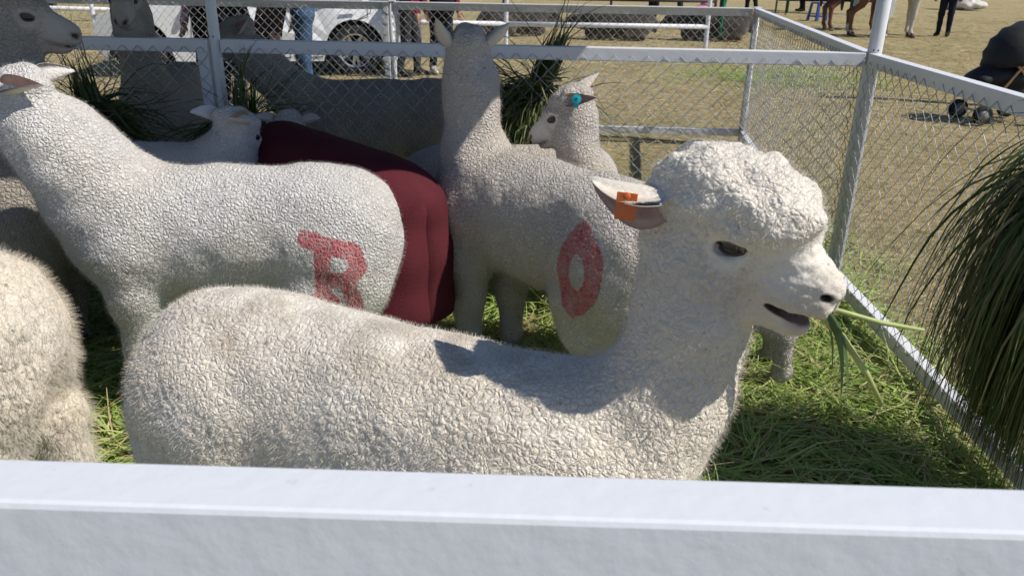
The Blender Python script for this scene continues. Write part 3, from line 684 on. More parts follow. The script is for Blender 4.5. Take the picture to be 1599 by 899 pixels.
# --- painted R
def paintR(V):
    u, v = -(V[:, 0]+.405)/.90, (V[:, 2]-.585)/.92
    P = [((-.055, -.17), (-.045, .07)), ((-.10, .105), (-.03, .085)), ((-.03, .085), (.055, .06)), ((.055, .06), (.078, .0)), ((.078, .0), (.03, -.045)), ((.03, -.045), (-.04, -.04)), ((.03, -.045), (.055, -.16)), ((-.10, -.125), (-.03, -.125))]
    d = np.min([seg2(u, v, a, b) for a, b in P], 0)
    return sstep(.030-d, -.010, .012)*(V[:, 1] > .04)
alpaca('white alpaca with a red letter R sprayed on its hip', (-.97, 2.50, 0), 183,
    [(.28, 0, .67, .185), (.37, .02, .79, .165), (.43, .05, .91, .14), (.48, .07, .99, .12)], (.53, .08, 1.06), hyaw=-8, hpitch=-10, vs=.0095, mt=WHITE, paint=paintR,
    ears=[((-.95, .22, .12), (.1, .75, .55)), ((-.8, -.5, .3), (.2, -.6, .8))], fuzz=45000, feet=(.02, -.05, 0, .06), tail=False)
# --- painted ring
def paintO(V):
    u, v = (V[:, 0]+.375)/.068, (V[:, 2]-.61)/.105*(1+.12*np.sin(V[:, 0]*40)); r = np.hypot(u, v)
    return sstep(.46-np.abs(r-.92), -.12, .2)*(V[:, 1] > .04)
alpaca('alpaca turned away with a red ring sprayed on its haunch', (.10, 2.66, 0), 133,
    [(.28, 0, .67, .155), (.36, 0, .82, .105), (.38, .0, 1.00, .090), (.385, .0, 1.09, .092)], (.40, .0, 1.165), hyaw=-30, hpitch=4, hs=.98, vs=.0095, mt=GREYW, paint=paintO,
    ears=[((-.15, .62, .80), (.8, .5, .1)), ((-.15, -.72, .62), (.8, -.5, .1))], fuzz=45000, feet=(.02, -.02, .03, -.05), knot=.92)
# --- blue tag, eating from the sheaf
bt, binfo, _ = alpaca('young alpaca with a round teal ear tag nibbling at a grass bundle', (.60, 2.80, 0), 170,
    [(.28, 0, .66, .15), (.38, -.0, .80, .105), (.43, -.02, .96, .09), (.45, -.03, 1.08, .085)], (.475, -.035, 1.16), hyaw=-12, hpitch=-24, hs=1.14, s=.84, vs=.010, mt=GREYW,
    ears=[((-.88, .42, -.15), (.2, .9, .2)), ((-.5, -.7, .5), (.5, -.6, .4))], fuzz=25000, fat=.85, knot=.85, feet=(0, 0, -.10, -.08), tail=False)
tag_plate(bt, *binfo[0], .045, TEAL, True)
# --- blanket wearer
bl, _, _ = alpaca('alpaca under a maroon blanket, only its ears and poll showing above', (-.76, 3.06, 0), 132,
    [(.28, 0, .66, .15), (.36, .0, .70, .11), (.44, -.06, .74, .09), (.50, -.11, .76, .08)], (.54, -.14, .80), hyaw=-40, hpitch=-25, hs=.9, vs=.012, mt=GREYW, bodydrop=-.05, tail=False,
    ears=[((-.3, .95, .12), (.7, .3, .5)), ((-.3, -.95, .12), (.7, -.3, .5))], fuzz=8000, knot=.95)
nu, nv = 60, 44; V = []; F = []
for i in range(nu+1):
    x = -.70+i/nu*1.06; k = i/nu; end = math.sqrt(max(0, 1-(1-min(1, k*3.6))**2))
    for j in range(nv+1):
        t = j/nv*2-1; a = t*1.0
        hw = .232*(.001+.999*end); zt = .665+.232*(.35+.65*end)
        arc = abs(t)*1.62
        if arc < .8: ang = arc/.8*math.pi/2; y = hw*math.sin(ang); z = .66+(zt-.66)*math.cos(ang)
        else: q = (arc-.8)/.82; y = hw+end*(.02*math.sin(q*3)+.014*q*math.sin(x*21+3*t)); z = .66-q*.33
        V.append((x+.006*math.sin(z*30), math.copysign(y, t), z-.05+.02*math.sin(x*9+2)*max(0, arc-1.4)))
for i in range(nu):
    for j in range(nv): a = i*(nv+1)+j; F.append((a, a+nv+1, a+nv+2, a+1))
blk = link_mesh('blanket', V, F, mat('maroon_felt', (.105, .022, .029), .95, spec=.1, var=.25, vscale=5, bump=.3, bscale=160), bl, smooth=True)
co = np.array(V); co2 = co+normals(co, np.array(F))*((vnoise(co*[1, 1, .35], 9, 5)*.030+vnoise(co, 22, 6)*.008)*np.clip((.80-co[:, 2])*4, .15, 1)*np.clip((co[:, 0]+.70)*8, 0, 1))[:, None]; blk.data.vertices.foreach_set('co', co2.ravel())
m_ = blk.modifiers.new('thick', 'SOLIDIFY'); m_.thickness = .006
# --- behind the R one
alpaca('white alpaca close behind the R-marked one, its ear laid back towards its sunlit back', (-1.50, 2.98, 0), 3,
    [(.28, 0, .66, .15), (.34, .03, .74, .11), (.37, .05, .80, .092)], (.41, .06, .875), hyaw=65, hpitch=-20, hs=.95, vs=.011, mt=WHITE, fuzz=20000,
    ears=[((-.8, .55, .2), (.2, .6, .7)), ((-.95, -.35, .10), (.1, -.75, .6))], bodydrop=-.035)
# --- left, raised head
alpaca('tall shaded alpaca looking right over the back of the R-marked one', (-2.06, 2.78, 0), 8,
    [(.28, 0, .66, .165), (.30, .02, .82, .125), (.28, .06, 1.0, .105), (.26, .09, 1.18, .10)], (.30, .10, 1.285), hyaw=0, hpitch=-10, hs=1.12, vs=.011, mt=SHADEF, fuzz=15000,
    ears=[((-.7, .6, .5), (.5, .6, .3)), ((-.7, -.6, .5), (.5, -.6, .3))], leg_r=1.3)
# --- rump at the left edge
alpaca('shaggy cream alpaca turned away beside the chewing one, only rump and hind legs showing', (-1.76, 1.74, 0), 188,
    [(.28, 0, .66, .15), (.42, 0, .86, .11), (.48, 0, 1.08, .09)], (.53, 0, 1.20), vs=.0085, mt=SHAG, amp=1.5, fuzz=60000, fuzzlen=.022, feet=(0, 0, .06, -.06), leg_r=1.35, tail=False, bodydrop=-.04, grime_legs=.3)
# --- next pen
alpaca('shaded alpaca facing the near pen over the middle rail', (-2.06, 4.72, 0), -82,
    [(.28, 0, .68, .15), (.36, 0, .86, .11), (.40, 0, 1.05, .09), (.41, 0, 1.18, .088)], (.44, 0, 1.29), hpitch=-28, hs=1.05, vs=.013, mt=SHADEF, fuzz=6000)
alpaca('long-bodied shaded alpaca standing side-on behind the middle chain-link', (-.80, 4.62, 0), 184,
    [(.28, 0, .64, .17), (.46, 0, .76, .135), (.60, 0, .90, .11), (.68, 0, 1.0, .10)], (.75, 0, 1.075), hpitch=-12, hyaw=20, hs=1.0, vs=.013, mt=SHADEF, fuzz=6000, fat=1.05, bodydrop=-.02)
alpaca('small alpaca grazing behind the ring-marked one, little but its back showing', (.02, 3.33, 0), 8,
    [(.28, 0, .62, .13), (.42, 0, .55, .10), (.52, 0, .42, .085)], (.57, 0, .36), hpitch=-50, hs=.9, s=.88, vs=.013, mt=GREYW, fuzz=5000, tail=False)
# --- grass held in the mouth of the chewing one
gs = empty('grass_stalk', front.matrix_world @ Vector((0, 0, 0)), 0, 'long pale green grass stalk hanging from the mouth of the chewing alpaca', 'grass stalk')
bpy.context.view_layer.update()
FM = front.matrix_world
p0 = FM @ fhp(.11, -.005, -.066); gs.location = p0; gs.scale = (1.35, 1.35, 1.35)
M_STALK = mat('stalk_green', (.42, .48, .18), .5, spec=.3, var=.2, vscale=30); M_LEAF = mat('leaf_green', (.09, .15, .06), .5, trans=.2)
q = MB(); q.tube([(0, 0, 0), (.05, -.012, -.008), (.085, -.01, -.04), (.125, 0, -.09), (.155, .01, -.135)], [.0042, .0042, .004, .0036, .0028], 7); q.build('stem', M_STALK, gs, True)
q = MB(); q.tube([(.02, 0, 0), (.07, -.02, -.004), (.12, -.02, -.018), (.17, -.015, -.028)], [.003, .003, .003, .002], 6); q.build('stem', M_STALK, gs, True)
for (dx, dy, L_) in ((.03, -.012, .16), (.02, .0, .12), (.045, -.02, .14)):
    b0 = np.array([[.03, -.008, 0]]); Vv, Ff = blades(b0, np.array([[.8, dy*8, -.1]]), np.array([L_]), np.array([.009]), .45, 9, .02, .1); link_mesh('leaf_blade', Vv, Ff, M_LEAF, gs, smooth=True)

# ================================================================== BACKGROUND: people
SKIN = mat('skin', (.36, .19, .12), .55, var=.15, vscale=30); HAIR = mat('hair_black', (.012, .010, .009), .5)
def person(label, loc, yaw, jacket, pants, shoes, s=1., hand=None, stride=0, group='visitors around the pens', vs=.016, lean=0, hat=None):
    root = empty('person', loc, rad(yaw), label, 'person', group); G = SDF(); L = lean
    for sy in (1, -1):
        st = stride*sy
        G.chain([((0, sy*.085, .90), .095), ((.03+st*.5, sy*.095, .49), .066), ((-.02+st, sy*.10, .11), .052)], .03, 1)
        G.cone((-.05+st, sy*.10, .045), (.03+st, sy*.105, .055), .042, .045, .02, 2); G.cone((.02+st, sy*.105, .045), (.15+st, sy*.12, .032), .045, .033, .02, 2)
    G.ell((0, 0, .95), (.125, .17, .12), .05, 1); G.ell((L*.4, 0, 1.12), (.12, .16, .17), .06, 0); G.ell((L*.8, 0, 1.30), (.125, .185, .15), .06, 0)
    G.cone((L, .15, 1.40), (L, -.15, 1.40), .068, .068, .05, 0); G.cone((L, 0, 1.42), (L+.02, 0, 1.52), .055, .05, .02, 3)
    wr = []
    for sy in (1, -1):
        if hand and hand[0] == sy: el, w_ = (L+.02, sy*.27, 1.12), hand[1]
        else: el, w_ = (L-.04, sy*.255, 1.11), (L+.06, sy*.25, .87)
        G.chain([((L, sy*.20, 1.38), .066), (el, .052), (w_, .040)], .03, 0); wr.append((sy, np.array(el), np.array(w_)))
        d = np.array(w_)-np.array(el); d = d/np.linalg.norm(d); c = np.array(w_)+d*.055
        G.cone(np.array(w_)+d*.01, c+d*.03, .026, .030, .015, 3)
    hc = np.array((L+.04, 0, 1.615)); G.ell(hc, (.098, .077, .118), .02, 3); G.ell(hc+(.02, 0, -.055), (.07, .055, .065), .03, 3); G.cone(hc+(.09, 0, .0), hc+(.112, 0, -.03), .010, .016, .015, 3)
    for sy in (1, -1): G.ell(hc+(-.005, sy*.078, -.01), (.022, .010, .032), .008, 3)
    G.ell(hc+(-.028, 0, .035), (.095, .086, .10), .01, 4)
    V, F = G.mesh(vs); tg = G.tags(V); V = V+normals(V, F)*(np.where(tg < 2, .012, 0)*vnoise(V, 11, 3))[:, None]
    mi = tg[F[:, 0]]; AV = V; q = MB()
    for sy, el, w_ in wr:
        d = Vector(w_-el).normalized(); sd_ = d.cross(Vector((1, 0, 0.2))).normalized(); up = sd_.cross(d)
        for k in range(4):
            o = (k-1.5)*.018; b = Vector(w_)+d*.095+sd_*o; Lf = (.062, .074, .070, .055)[k]
            q.tube([b-d*.02, b+d*Lf*.5+up*.006, b+d*Lf*.9+up*.022], [.0105, .009, .007], 6, 3)
        b = Vector(w_)+d*.045-sd_*.03; q.tube([b, b-sd_*.03+d*.03+up*.01, b-sd_*.035+d*.06+up*.018], [.012, .010, .008], 6, 3)
    for sy in (1, -1): q.sphere(tuple(hc+(.088, sy*.032, .008)), .010, 8, 4)
    q.add([tuple(hc+(.098, .022, -.065)), tuple(hc+(.098, -.022, -.065)), tuple(hc+(.094, -.018, -.073)), tuple(hc+(.094, .018, -.073))], [(0, 1, 2, 3)], 1)
    base = len(AV); tv = list(map(tuple, AV))+[tuple(v) for v in q.v]; tf = [tuple(f) for f in F]+[tuple(i+base for i in f) for f in q.f]
    o = link_mesh('body', [tuple(c*s for c in v) for v in tv], tf, [jacket, pants, shoes, SKIN, HAIR], root, list(mi)+q.m, True)
    if hat:
        q = MB(); q.lathe([(0, .14), (.07, .135), (.09, .07), (.10, .05), (.17, .03), (.17, .025), (.09, .04)], 24, Matrix.Translation(Vector(hc*s)+Vector((-.02, 0, .0)))); q.build('hat', hat, root, True)
    return root
def cl(n, c, **k): return mat('cloth_'+n, c, .9, spec=.15, var=.3, vscale=9, bump=.3, bscale=25, **k)
BLK = cl('black', (.016, .016, .018)); CHAR = cl('charcoal', (.045, .045, .048)); JEAN = cl('jeans', (.055, .11, .20), col2=None); DKJ = cl('dark_jeans', (.018, .022, .035))
MAR = cl('maroon', (.20, .02, .04)); WSH = cl('white_shoe', (.65, .63, .58)); DKS = cl('dark_shoe', (.02, .018, .017)); PNK = mat('cloth_pink', (.52, .30, .36), .9, col2=(.02, .012, .016), vscale=9, thresh=(.47, .50)); BRW = cl('brown_wool', (.20, .09, .04)); NAVY = cl('navy', (.02, .03, .06))
person('person in blue jeans and charcoal vest resting a hand near the rear fence', (-2.20, 8.55, 0), 200, CHAR, JEAN, DKS, 1, hand=(1, (.15, .22, 1.16)))
bag = empty('shoulder_bag', (-2.52, 8.42, .62), 0, 'dark brown shoulder bag with a striped pocket beside the person in jeans', 'bag')
q = MB(); q.box((0, 0, .22), (.28, .12, .42), Matrix.Rotation(.3, 3, 'Y'), bev=.03); q.build('pouch', mat('brown_leather', (.05, .03, .028), .6), bag)
q = MB(); q.box((.07, -.065, .08), (.12, .03, .14), Matrix.Rotation(.3, 3, 'Y'), bev=.008); q.build('pocket', mat('striped_weave', (.40, .28, .20), .9, col2=(.06, .04, .035), vscale=30, thresh=(.48, .52)), bag)
q = MB(); q.tube([(-.02, 0, .42), (.10, .03, .70), (.28, .05, .82)], .014, 6); q.build('strap', MATS['brown_leather'], bag)
person('person in a pink and black patterned top with a black jacket behind the double post', (-3.10, 8.3, 0), 250, PNK, BLK, DKS, .97)
person('person in black jacket beside the pink-topped one, in front of the car door', (-2.82, 8.0, 0), 70, BLK, DKJ, DKS, .95)
person('person in a maroon jacket and white shoes by the car bumper', (-1.02, 11.2, 0), 300, MAR, DKJ, WSH, .95, stride=.06)
person('person in a maroon jacket with dark trousers stooping behind the rear post', (-1.42, 10.9, 0), 350, MAR, CHAR, DKS, .95, stride=.1, lean=.12)
bp_ = empty('backpack', (-.98, 11.05, .72), 0, 'black round backpack held by the maroon-jacketed person', 'backpack')
q = MB(); q.sphere((0, 0, .16), (.17, .12, .2), 16); q.build('pouch', BLK, bp_, True); q = MB(); q.tube([(-.1, 0, .3), (0, -.02, .42), (.1, 0, .3)], .014, 6); q.build('strap', BLK, bp_)
person('person in dark trousers standing behind the lying black animals', (3.4, 20.8, 0), 30, BRW, BLK, DKS)
person('person in charcoal clothes by the pink bag', (4.2, 21.3, 0), 200, CHAR, CHAR, DKS, stride=.12)
person('person in black trousers behind the far corner post', (6.7, 23.8, 0), 120, NAVY, BLK, DKS, stride=.1)
person('person in dark jeans beside the blue stool', (9.3, 27.2, 0), 180, NAVY, DKJ, DKS)
ld = person('person in black with a white sash around the waist leading the brown horse', (7.95, 18.0, 0), 190, BLK, BLK, WSH)
q = MB(); q.lathe([(.20, .80), (.215, .77), (.20, .74)], 20); q.build('sash', WSH, ld); q = MB(); q.box((-.03, .205, .59), (.10, .02, .34)); q.build('sash_end', WSH, ld)
person('person in dark trousers and brown wool poncho by the piebald horse', (9.55, 18.5, 0), 230, BRW, DKJ, DKS)
person('person in black walking across the dry field on the far left', (-13.6, 24.2, 0), 10, BLK, BLK, DKS)
pb = empty('pink_bag', (4.35, 19.6, .0), 0, 'pink plastic bag on the dry ground beside the green post', 'bag')
q = MB(); q.sphere((0, 0, .28), (.28, .2, .26), 14); q.sphere((.06, 0, .55), (.10, .08, .12), 10); q.build('sack', mat('pink_plastic', (.62, .22, .36), .4, var=.3, vscale=8), pb, True)
q = MB(); q.tube([(0, 0, .62), (.06, 0, .74), (.12, 0, .62)], .012, 6); q.build('handle', MATS['pink_plastic'], pb)

# ------------------------------------------------------------------ horses
def horse(label, loc, yaw, mats_, s=1., patch=None):
    root = empty('horse', loc, rad(yaw), label, 'horse', 'horses beyond the pens'); G = SDF()
    G.ell((.35, 0, 1.12), (.40, .25, .32), .15); G.ell((-.05, 0, 1.10), (.55, .28, .30), .15); G.ell((-.55, 0, 1.15), (.36, .27, .31), .15)
    for sy in (1, -1):
        G.ell((.50, sy*.13, 1.0), (.17, .10, .27), .08); G.chain([((.50, sy*.14, .86), .10), ((.50, sy*.13, .52), .058), ((.50, sy*.13, .44), .052), ((.49, sy*.13, .14), .036), ((.53, sy*.13, .09), .042)], .04)
        G.cone((.54, sy*.13, .06), (.56, sy*.13, .02), .05, .062, .01, 1)
        G.ell((-.62, sy*.14, 1.0), (.23, .13, .28), .08); G.chain([((-.55, sy*.15, .86), .13), ((-.62, sy*.14, .68), .08), ((-.80, sy*.13, .50), .056), ((-.78, sy*.13, .15), .038), ((-.74, sy*.13, .09), .043)], .04)
        G.cone((-.73, sy*.13, .06), (-.71, sy*.13, .02), .05, .062, .01, 1)
        G.cone((1.14, sy*.05, 1.83), (1.12, sy*.07, 1.95), .03, .008, .01)
    G.chain([((.55, 0, 1.22), .24), ((.85, 0, 1.5), .15), ((1.05, 0, 1.70), .11)], .1); G.chain([((1.08, 0, 1.76), .11), ((1.32, 0, 1.56), .08), ((1.45, 0, 1.45), .065)], .05)
    G.chain([((-.90, 0, 1.25), .05), ((-1.02, 0, 1.0), .07), ((-1.0, 0, .55), .03)], .04, 2); G.chain([((1.10, 0, 1.86), .05), ((.88, 0, 1.66), .05), ((.62, 0, 1.44), .04)], .02, 2)
    V, F = G.mesh(.026); tg = G.tags(V); mi = tg[F[:, 0]]
    if patch is not None:
        c = V[F[:, 0]]; mi = np.where((mi == 0) & patch(c), 3, mi)
    link_mesh('body', V*s, F, mats_, root, mi, True); return root
HB = mat('horse_brown', (.16, .062, .030), .55, var=.3, vscale=4); HH = mat('hoof', (.06, .05, .04), .6); HW = mat('horse_white', (.60, .55, .46), .7, var=.2, vscale=5); HM = mat('horse_mane', (.02, .014, .012), .6)
horse('chestnut brown horse standing beyond the corner pole', (8.15, 19.9, 0), 12, [HB, HH, HM, HW])
horse('brown and white piebald horse with pale forelegs, beside the poncho wearer', (8.10, 18.15, 0), -8, [HB, HH, HM, HW], .98, lambda c: ((c[:, 2] < .82) & (c[:, 0] > .2)) | (vnoise(c, 2.2, 4) > .12))

# ------------------------------------------------------------------ dark animals lying in a pen
for (x, y, yw, lb) in ((2.0, 16.6, 178, 'black alpaca lying on the dry ground, left of its pair behind the white pipe rails'), (4.0, 16.9, 172, 'black alpaca lying on the dry ground close by the green post'), (.0, 17.2, 20, 'dark alpaca lying alone on the dry ground behind the grass bundle')):
    alpaca(lb, (x, y, 0), yw, [(.28, 0, .66, .16), (.44, 0, .70, .12), (.58, 0, .66, .10)], (.68, 0, .66), hs=1, s=1.25, vs=.03, mt=BLACKF, lying=True, group='black alpacas lying beyond the pens', eye=False)

# ------------------------------------------------------------------ pipe fences, poles, stool, sack, tarp
def pipe_fence(label, pts, zs, r=.035, mt_=None, extra=.12):
    mt_ = mt_ or WHITE_P; t = empty('pipe_fence', (*pts[0], 0), 0, label, 'fence', 'pipe fences of the show ground'); o = Vector((*pts[0], 0))
    for p in pts: q = MB(); q.tube([Vector((*p, -.05))-o, Vector((*p, max(zs)+extra))-o], r, 12); q.build('post', mt_, t)
    for a, b in zip(pts, pts[1:]):
        for z in zs: q = MB(); q.tube([Vector((*a, z))-o, Vector((*b, z))-o], r*1.1, 12); q.build('rail', mt_, t, True)
    return t
pipe_fence('white pipe fence with two rails crossing behind the rear chain-link panels', [(3.10, 13.4), (-.16, 13.4), (-3.6, 13.55), (-7.0, 13.7)], (.50, .98))
pipe_fence('white pipe fence on the far left behind the shaded alpacas', [(-7.2, 15.0), (-11.5, 15.6)], (.52, .98))
pipe_fence('grey pipe fence further out on the far left field', [(-9.0, 19), (-14, 18.6)], (.62, 1.0), .05, mat('grey_pipe', (.16, .16, .18), .5))
pipe_fence('thin dark stakes and rail behind the white pipe fence', [(-.3, 19.5), (2.2, 19.4), (4.6, 19.3)], (.62,), .03, mat('dark_stake', (.05, .04, .035), .8))
GRN = mat('green_cloth', (.02, .33, .14), .6, var=.25, vscale=6)
def green_pole(label, x, y, h_):
    t = empty('green_pole', (x, y, 0), 0, label, 'pole', 'green draped poles')
    q = MB(); q.tube([(0, 0, 0), (.02, 0, h_)], .03, 8); q.build('pole', MATS['dark_stake'], t)
    V = []; F = []
    for i in range(13):
        k = i/12; z = .06+(h_-.1)*k; wd = .04+.13*k**1.2
        for j in range(5): V.append((.03+wd*(j/4-.3)+.05*k, .04*math.sin(j*1.7+i*.6)-.035, z))
    for i in range(12):
        for j in range(4): a = i*5+j; F.append((a, a+1, a+6, a+5))
    c = link_mesh('drape', V, F, GRN, t, smooth=True); m = c.modifiers.new('thick', 'SOLIDIFY'); m.thickness = .006
green_pole('green cloth-draped pole standing by the lying black alpaca', 4.06, 16.6, 2.1)
green_pole('green cloth strip on a pole right of the blue stool', 8.80, 22.0, 2.3)
green_pole('dark green draped pole left of the blue stool', 8.15, 25.2, 2.3)
t = empty('plastic_stool', (8.25, 22.8, 0), .4, 'blue plastic stool on the dry field', 'stool'); PB_ = mat('blue_plastic', (.03, .06, .26), .35)
q = MB(); q.box((0, 0, .46), (.30, .30, .04), bev=.012); q.build('seat', PB_, t)
for sx in (-1, 1):
    for sy in (-1, 1): q = MB(); q.tube([(sx*.13, sy*.13, .45), (sx*.17, sy*.17, 0)], [.035, .04], 4); q.build('leg', PB_, t)
for a, b in (((-1, -1), (1, -1)), ((-1, 1), (1, 1)), ((-1, -1), (-1, 1)), ((1, -1), (1, 1))):
    q = MB(); q.tube([(a[0]*.155, a[1]*.155, .12), (b[0]*.155, b[1]*.155, .12)], .022, 4); q.build('stretcher', PB_, t)
t = empty('white_sack', (15.6, 29.5, 0), 0, 'crumpled white sack on the field behind the piebald horse', 'sack'); G = SDF()
for c, r in (((0, 0, .45), (.45, .4, .5)), ((.1, 0, .9), (.3, .28, .35)), ((.35, -.1, .15), (.5, .4, .18)), ((-.2, .1, .2), (.4, .4, .25))): G.ell(c, r, .1)
V, F = G.mesh(.04); V = V+normals(V, F)*(vnoise(V, 5, 2)*.16)[:, None]; link_mesh('cloth', V, F, WSH, t, smooth=True)
q = MB(); q.tube([(.1+.1*math.cos(a), .1*math.sin(a), 1.18) for a in np.linspace(0, 6.28, 14)], .02, 6); q.build('tie_cord', MATS['cord'], t)
t = empty('black_tarp', (9.6, 26.2, 0), 0, 'black tarpaulin hung as a screen behind the blue stool', 'tarpaulin'); V = []; F = []
for i in range(41):
    for j in range(9): V.append((-1.4+i*.085, .10*math.sin(i*.9)+.04*math.sin(j+i*.3), .35+j*.24))
for i in range(40):
    for j in range(8): a = i*9+j; F.append((a, a+9, a+10, a+1))
c = link_mesh('sheet', V, F, BLK, t, smooth=True); m = c.modifiers.new('thick', 'SOLIDIFY'); m.thickness = .006
for x in (-1.45, 2.05): q = MB(); q.tube([(x, 0, 0), (x, 0, 2.4)], .03, 8); q.build('pole', MATS['dark_stake'], t)

# ------------------------------------------------------------------ white car
car = empty('white_car', (-3.22, 11.48, 0), rad(9), 'white hatchback with alloy wheels parked behind the rear fence', 'car')
PAINT = mat('car_white', (.80, .81, .82), .25, spec=.5, coat=.6, var=.04, vscale=2); GLASS = mat('car_glass', (.015, .018, .02), .05, spec=.8); RUB = mat('tyre_rubber', (.02, .02, .021), .85, bump=.4, bscale=90); ALLOY = mat('alloy', (.55, .56, .57), .3, metal=.8); BLKP = mat('black_trim', (.015, .015, .016), .6)
CL, HWd = 1.86, .84; WX = (.98, -1.72); WR = .325
def arch(xc, n=14, r=.385): return [(xc+r*math.cos(a), .33+r*math.sin(a)) for a in np.linspace(0, math.pi, n)]
prof = [(1.86, .42), (1.80, .22), (1.44, .19)]+[(x, z) for x, z in arch(WX[0]) if z > .19]+[(.56, .19), (-1.30, .19)]+[(x, z) for x, z in arch(WX[1])]+[(-2.14, .20), (-2.24, .32), (-2.28, .55), (-2.20, .74), (-2.0, .82), (-1.15, .93), (-.45, 1.42), (.2, 1.50), (1.0, 1.49), (1.52, 1.32), (1.80, .92), (1.86, .70)]
def wy(z): return HWd-.045*max(0, (.45-z))/.3*.5-(.24*max(0, z-.90)/.6) - .01*(z-.6)**2
V = []; n_ = len(prof)
for sgn in (-1, 1):
    for x, z in prof: V.append((x*(1 if abs(x) < 1.5 else 1), sgn*wy(z)*(1-.10*max(0, abs(x+.2)-1.65)/.4), z))
F = [tuple(range(n_)), tuple(reversed(range(n_, 2*n_)))]+[(i, n_+i, n_+(i+1) % n_, (i+1) % n_) for i in range(n_)]
bm = bmesh.new(); vs_ = [bm.verts.new(v) for v in V]; [bm.faces.new([vs_[i] for i in f]) for f in F]
bmesh.ops.recalc_face_normals(bm, faces=bm.faces); bmesh.ops.triangulate(bm, faces=[f for f in bm.faces if len(f.verts) > 4])
me = bpy.data.meshes.new('body'); bm.to_mesh(me); bm.free(); me.materials.append(PAINT); cb = bpy.data.objects.new('body', me); COL.objects.link(cb); cb.parent = car
bv = cb.modifiers.new('bev', 'BEVEL'); bv.width = .03; bv.segments = 3; bv.limit_method = 'ANGLE'; bv.angle_limit = rad(40)
for sgn in (-1, 1):
    for quad in ([(-.98, .98), (-.44, 1.36), (.18, 1.43), (.16, .96)], [(.23, .96), (.25, 1.43), (1.0, 1.42), (1.18, .97)], [(1.26, .98), (1.10, 1.40), (1.44, 1.28), (1.62, 1.0)]):
        q = MB(); q.add([(x, sgn*(wy(z)+.006), z) for x, z in quad], [(0, 1, 2, 3)]); q.build('side_window', GLASS, car)
    for pts in ([(-1.02, .95), (-1.04, .55), (-.98, .26), (.14, .24), (.19, .95)], [(.21, .95), (.20, .24), (.55, .25), (.70, .55), (1.20, .80), (1.22, .95)]):
        q = MB(); q.tube([(x, sgn*(wy(z)+.001), z) for x, z in pts], .006, 6); q.build('door_seam', BLKP, car)
    for xh in (0.02, .95): q = MB(); q.box((xh, sgn*(wy(.86)+.018), .86), (.17, .03, .03), bev=.008); q.build('door_handle', PAINT, car)
    q = MB(); q.sphere((-2.10, sgn*.62, .66), (.15, .15, .08), 12); q.build('headlight', ALLOY, car, True)
    q = MB(); q.sphere((1.80, sgn*.66, .86), (.07, .13, .14), 12); q.build('tail_light', mat('red_lens', (.4, .02, .02), .2), car, True)
    q = MB(); q.sphere((-.95, sgn*(HWd+.06), 1.0), (.06, .10, .07), 12); q.build('side_mirror', PAINT, car, True)
    for wx in WX:
        wz = WR; Mx = Matrix.Translation((wx, sgn*(HWd-.10), wz)) @ Matrix.Rotation(-rad(90)*sgn, 4, 'X')
        w_ = bpy.data.objects.new('wheel', None); COL.objects.link(w_); w_.parent = car
        q = MB(); q.lathe([(.21, -.09), (.29, -.10), (.32, -.08), (WR, -.03), (WR, .03), (.32, .08), (.29, .10), (.215, .09)], 36, Mx); q.build('tyre', RUB, w_, True)
        q = MB(); q.lathe([(.215, .085), (.205, .07), (.195, -.05), (.0, -.06)], 36, Mx); q.build('rim_barrel', BLKP, w_, True)
        q = MB(); q.lathe([(.218, .09), (.214, .096), (.20, .09), (.196, .07)], 36, Mx)
        for k in range(10):
            a = k*math.pi/5; Rk = Mx @ Matrix.Rotation(a+(.12 if k % 2 else -.12), 4, 'Z'); q.add([Rk @ Vector(v) for v in ((.03, -.022, .075), (.205, -.015, .085), (.205, .015, .085), (.03, .022, .075), (.03, -.018, .04), (.205, -.012, .05), (.205, .012, .05), (.03, .018, .04))], [(0, 1, 2, 3), (0, 4, 5, 1), (2, 6, 7, 3), (1, 5, 6, 2)])
        q.lathe([(0, .092), (.035, .09), (.045, .07)], 16, Mx); q.build('rim', ALLOY, w_)
        q = MB(); Mz = Matrix.Translation((wx, sgn*(HWd-.30), .33)) @ Matrix.Rotation(rad(90), 4, 'X'); q.lathe([(0, -.02), (.385, -.02), (.385, .0)], 24, Mz); q.build('wheel_well', BLKP, w_)
q = MB(); q.add([(-1.10, -.60, .96), (-.46, -.56, 1.40), (-.46, .56, 1.40), (-1.10, .60, .96)], [(0, 1, 2, 3)]); o = q.build('windscreen', GLASS, car); o.location = (-.012, 0, .012)
q = MB(); q.add([(1.55, -.56, 1.29), (1.79, -.62, .96), (1.79, .62, .96), (1.55, .56, 1.29)], [(0, 1, 2, 3)]); o = q.build('rear_window', GLASS, car); o.location = (.014, 0, .010)
q = MB(); q.box((0, 0, .24), (2.0, 1.4, .14)); q.build('underbody', BLKP, car)

# ------------------------------------------------------------------ stroller, bag, grey post
st = empty('stroller', (5.0, 8.25, 0), rad(186), 'black folding stroller with its hood up beyond the right fence', 'stroller')
TB = mat('stroller_tube', (.55, .34, .18), .4, metal=.3); HD = mat('stroller_hood', (.012, .013, .016), .7, var=.2, vscale=9, bump=.4, bscale=14)
for sx, sy in ((.30, .2), (.30, -.2), (-.27, .23), (-.27, -.23)):
    w_ = bpy.data.objects.new('wheel', None); COL.objects.link(w_); w_.parent = st
    for k in (-.025, .025):
        Mx = Matrix.Translation((sx, sy+k, .095)) @ Matrix.Rotation(rad(90), 4, 'X'); q = MB(); q.lathe([(.065, -.012), (.085, -.014), (.095, 0), (.085, .014), (.065, .012), (.065, -.012)], 22, Mx); q.build('tyre', RUB, w_, True)
        q = MB(); q.lathe([(0, .012), (.03, .01), (.066, .004), (.066, -.004), (0, -.012)], 16, Mx); q.build('hub', mat('grey_plastic', (.2, .2, .21), .5), w_, True)
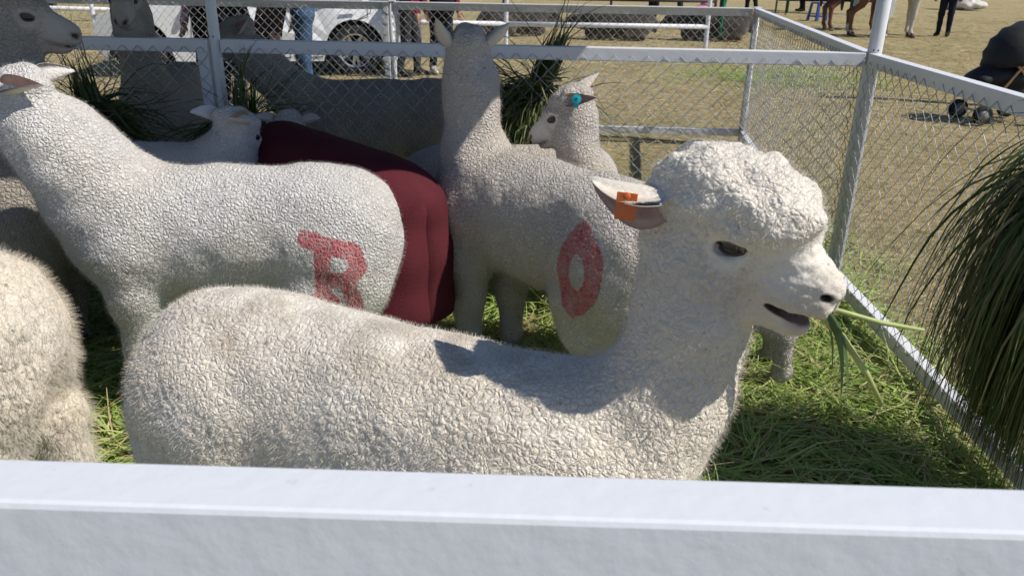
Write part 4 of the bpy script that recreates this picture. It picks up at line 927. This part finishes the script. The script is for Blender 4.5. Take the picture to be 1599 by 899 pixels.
for sy in (-.2, .2):
    q = MB(); q.tube([(.30, sy, .12), (.05, sy*1.02, .50), (-.25, sy*1.05, .92), (-.40, sy*1.05, 1.06)], .014, 8); q.build('frame_tube', TB, st, True)
    q = MB(); q.tube([(-.27, sy*1.1, .12), (-.02, sy*1.02, .52), (.10, sy, .62)], .014, 8); q.build('frame_tube', TB, st, True)
q = MB(); q.tube([(.30, -.2, .12), (.30, .2, .12)], .012, 8); q.tube([(-.27, -.23, .12), (-.27, .23, .12)], .012, 8); q.build('axle', TB, st)
G = SDF(); G.ell((.05, 0, .46), (.32, .21, .12), .05); G.ell((-.05, 0, .30), (.20, .17, .10), .05); G.cone((-.08, 0, .48), (-.24, 0, .80), .19, .19, .06, sq=(.6, 1.1, 1)); G.ell((.30, 0, .42), (.10, .17, .06), .05); V, F = G.mesh(.02); V = V+normals(V, F)*(vnoise(V, 9, 3)*.03)[:, None]; link_mesh('seat', V, F, HD, st, smooth=True)
V = []; F = []
for i in range(13):
    a = rad(-12+i*11)
    for j in range(15):
        b = math.pi*j/14; rib = 1+.03*math.cos(i*math.pi); V.append((-.14+.40*math.cos(a)*math.sin(b)**.7*rib, .27*math.cos(b), .62+.37*math.sin(a)*math.sin(b)**.7*rib))
for i in range(12):
    for j in range(14): a = i*15+j; F.append((a, a+15, a+16, a+1))
c = link_mesh('hood', V, F, HD, st, smooth=True); m = c.modifiers.new('thick', 'SOLIDIFY'); m.thickness = .008
q = MB(); q.sphere((-.12, 0, .26), (.22, .17, .08), 14); q.build('basket', HD, st, True)
q = MB(); q.tube([(-.40, -.21, 1.06), (-.44, -.1, 1.08), (-.44, .1, 1.08), (-.40, .21, 1.06)], .018, 8); q.build('handlebar', BLKP, st, True)
t = empty('hanging_bag', (5.34, 8.30, .60), 0, 'shiny dark blue bag hung on the stroller handlebar', 'bag')
G = SDF(); G.ell((0, 0, .22), (.2, .13, .23), .05); G.ell((.05, 0, .40), (.12, .1, .14), .05); V, F = G.mesh(.02); V = V+normals(V, F)*(vnoise(V, 9, 6)*.06)[:, None]; link_mesh('pouch', V, F, mat('blue_nylon', (.02, .06, .14), .3, var=.4, vscale=8), t, smooth=True)
q = MB(); q.tube([(-.05, 0, .5), (0, -.02, .60), (.08, 0, .5)], .012, 6); q.build('strap', BLKP, t)
t = empty('grey_post', (5.90, 9.2, 0), 0, 'thick grey post standing behind the stroller', 'post')
q = MB(); q.tube([(0, 0, -.05), (0, 0, 2.6)], .085, 18); q.build('pole', mat('grey_concrete', (.30, .30, .30), .8, var=.3, vscale=6), t, True); q = MB(); q.box((0, 0, .03), (.3, .3, .08), bev=.01); q.build('footing', MATS['grey_concrete'], t)
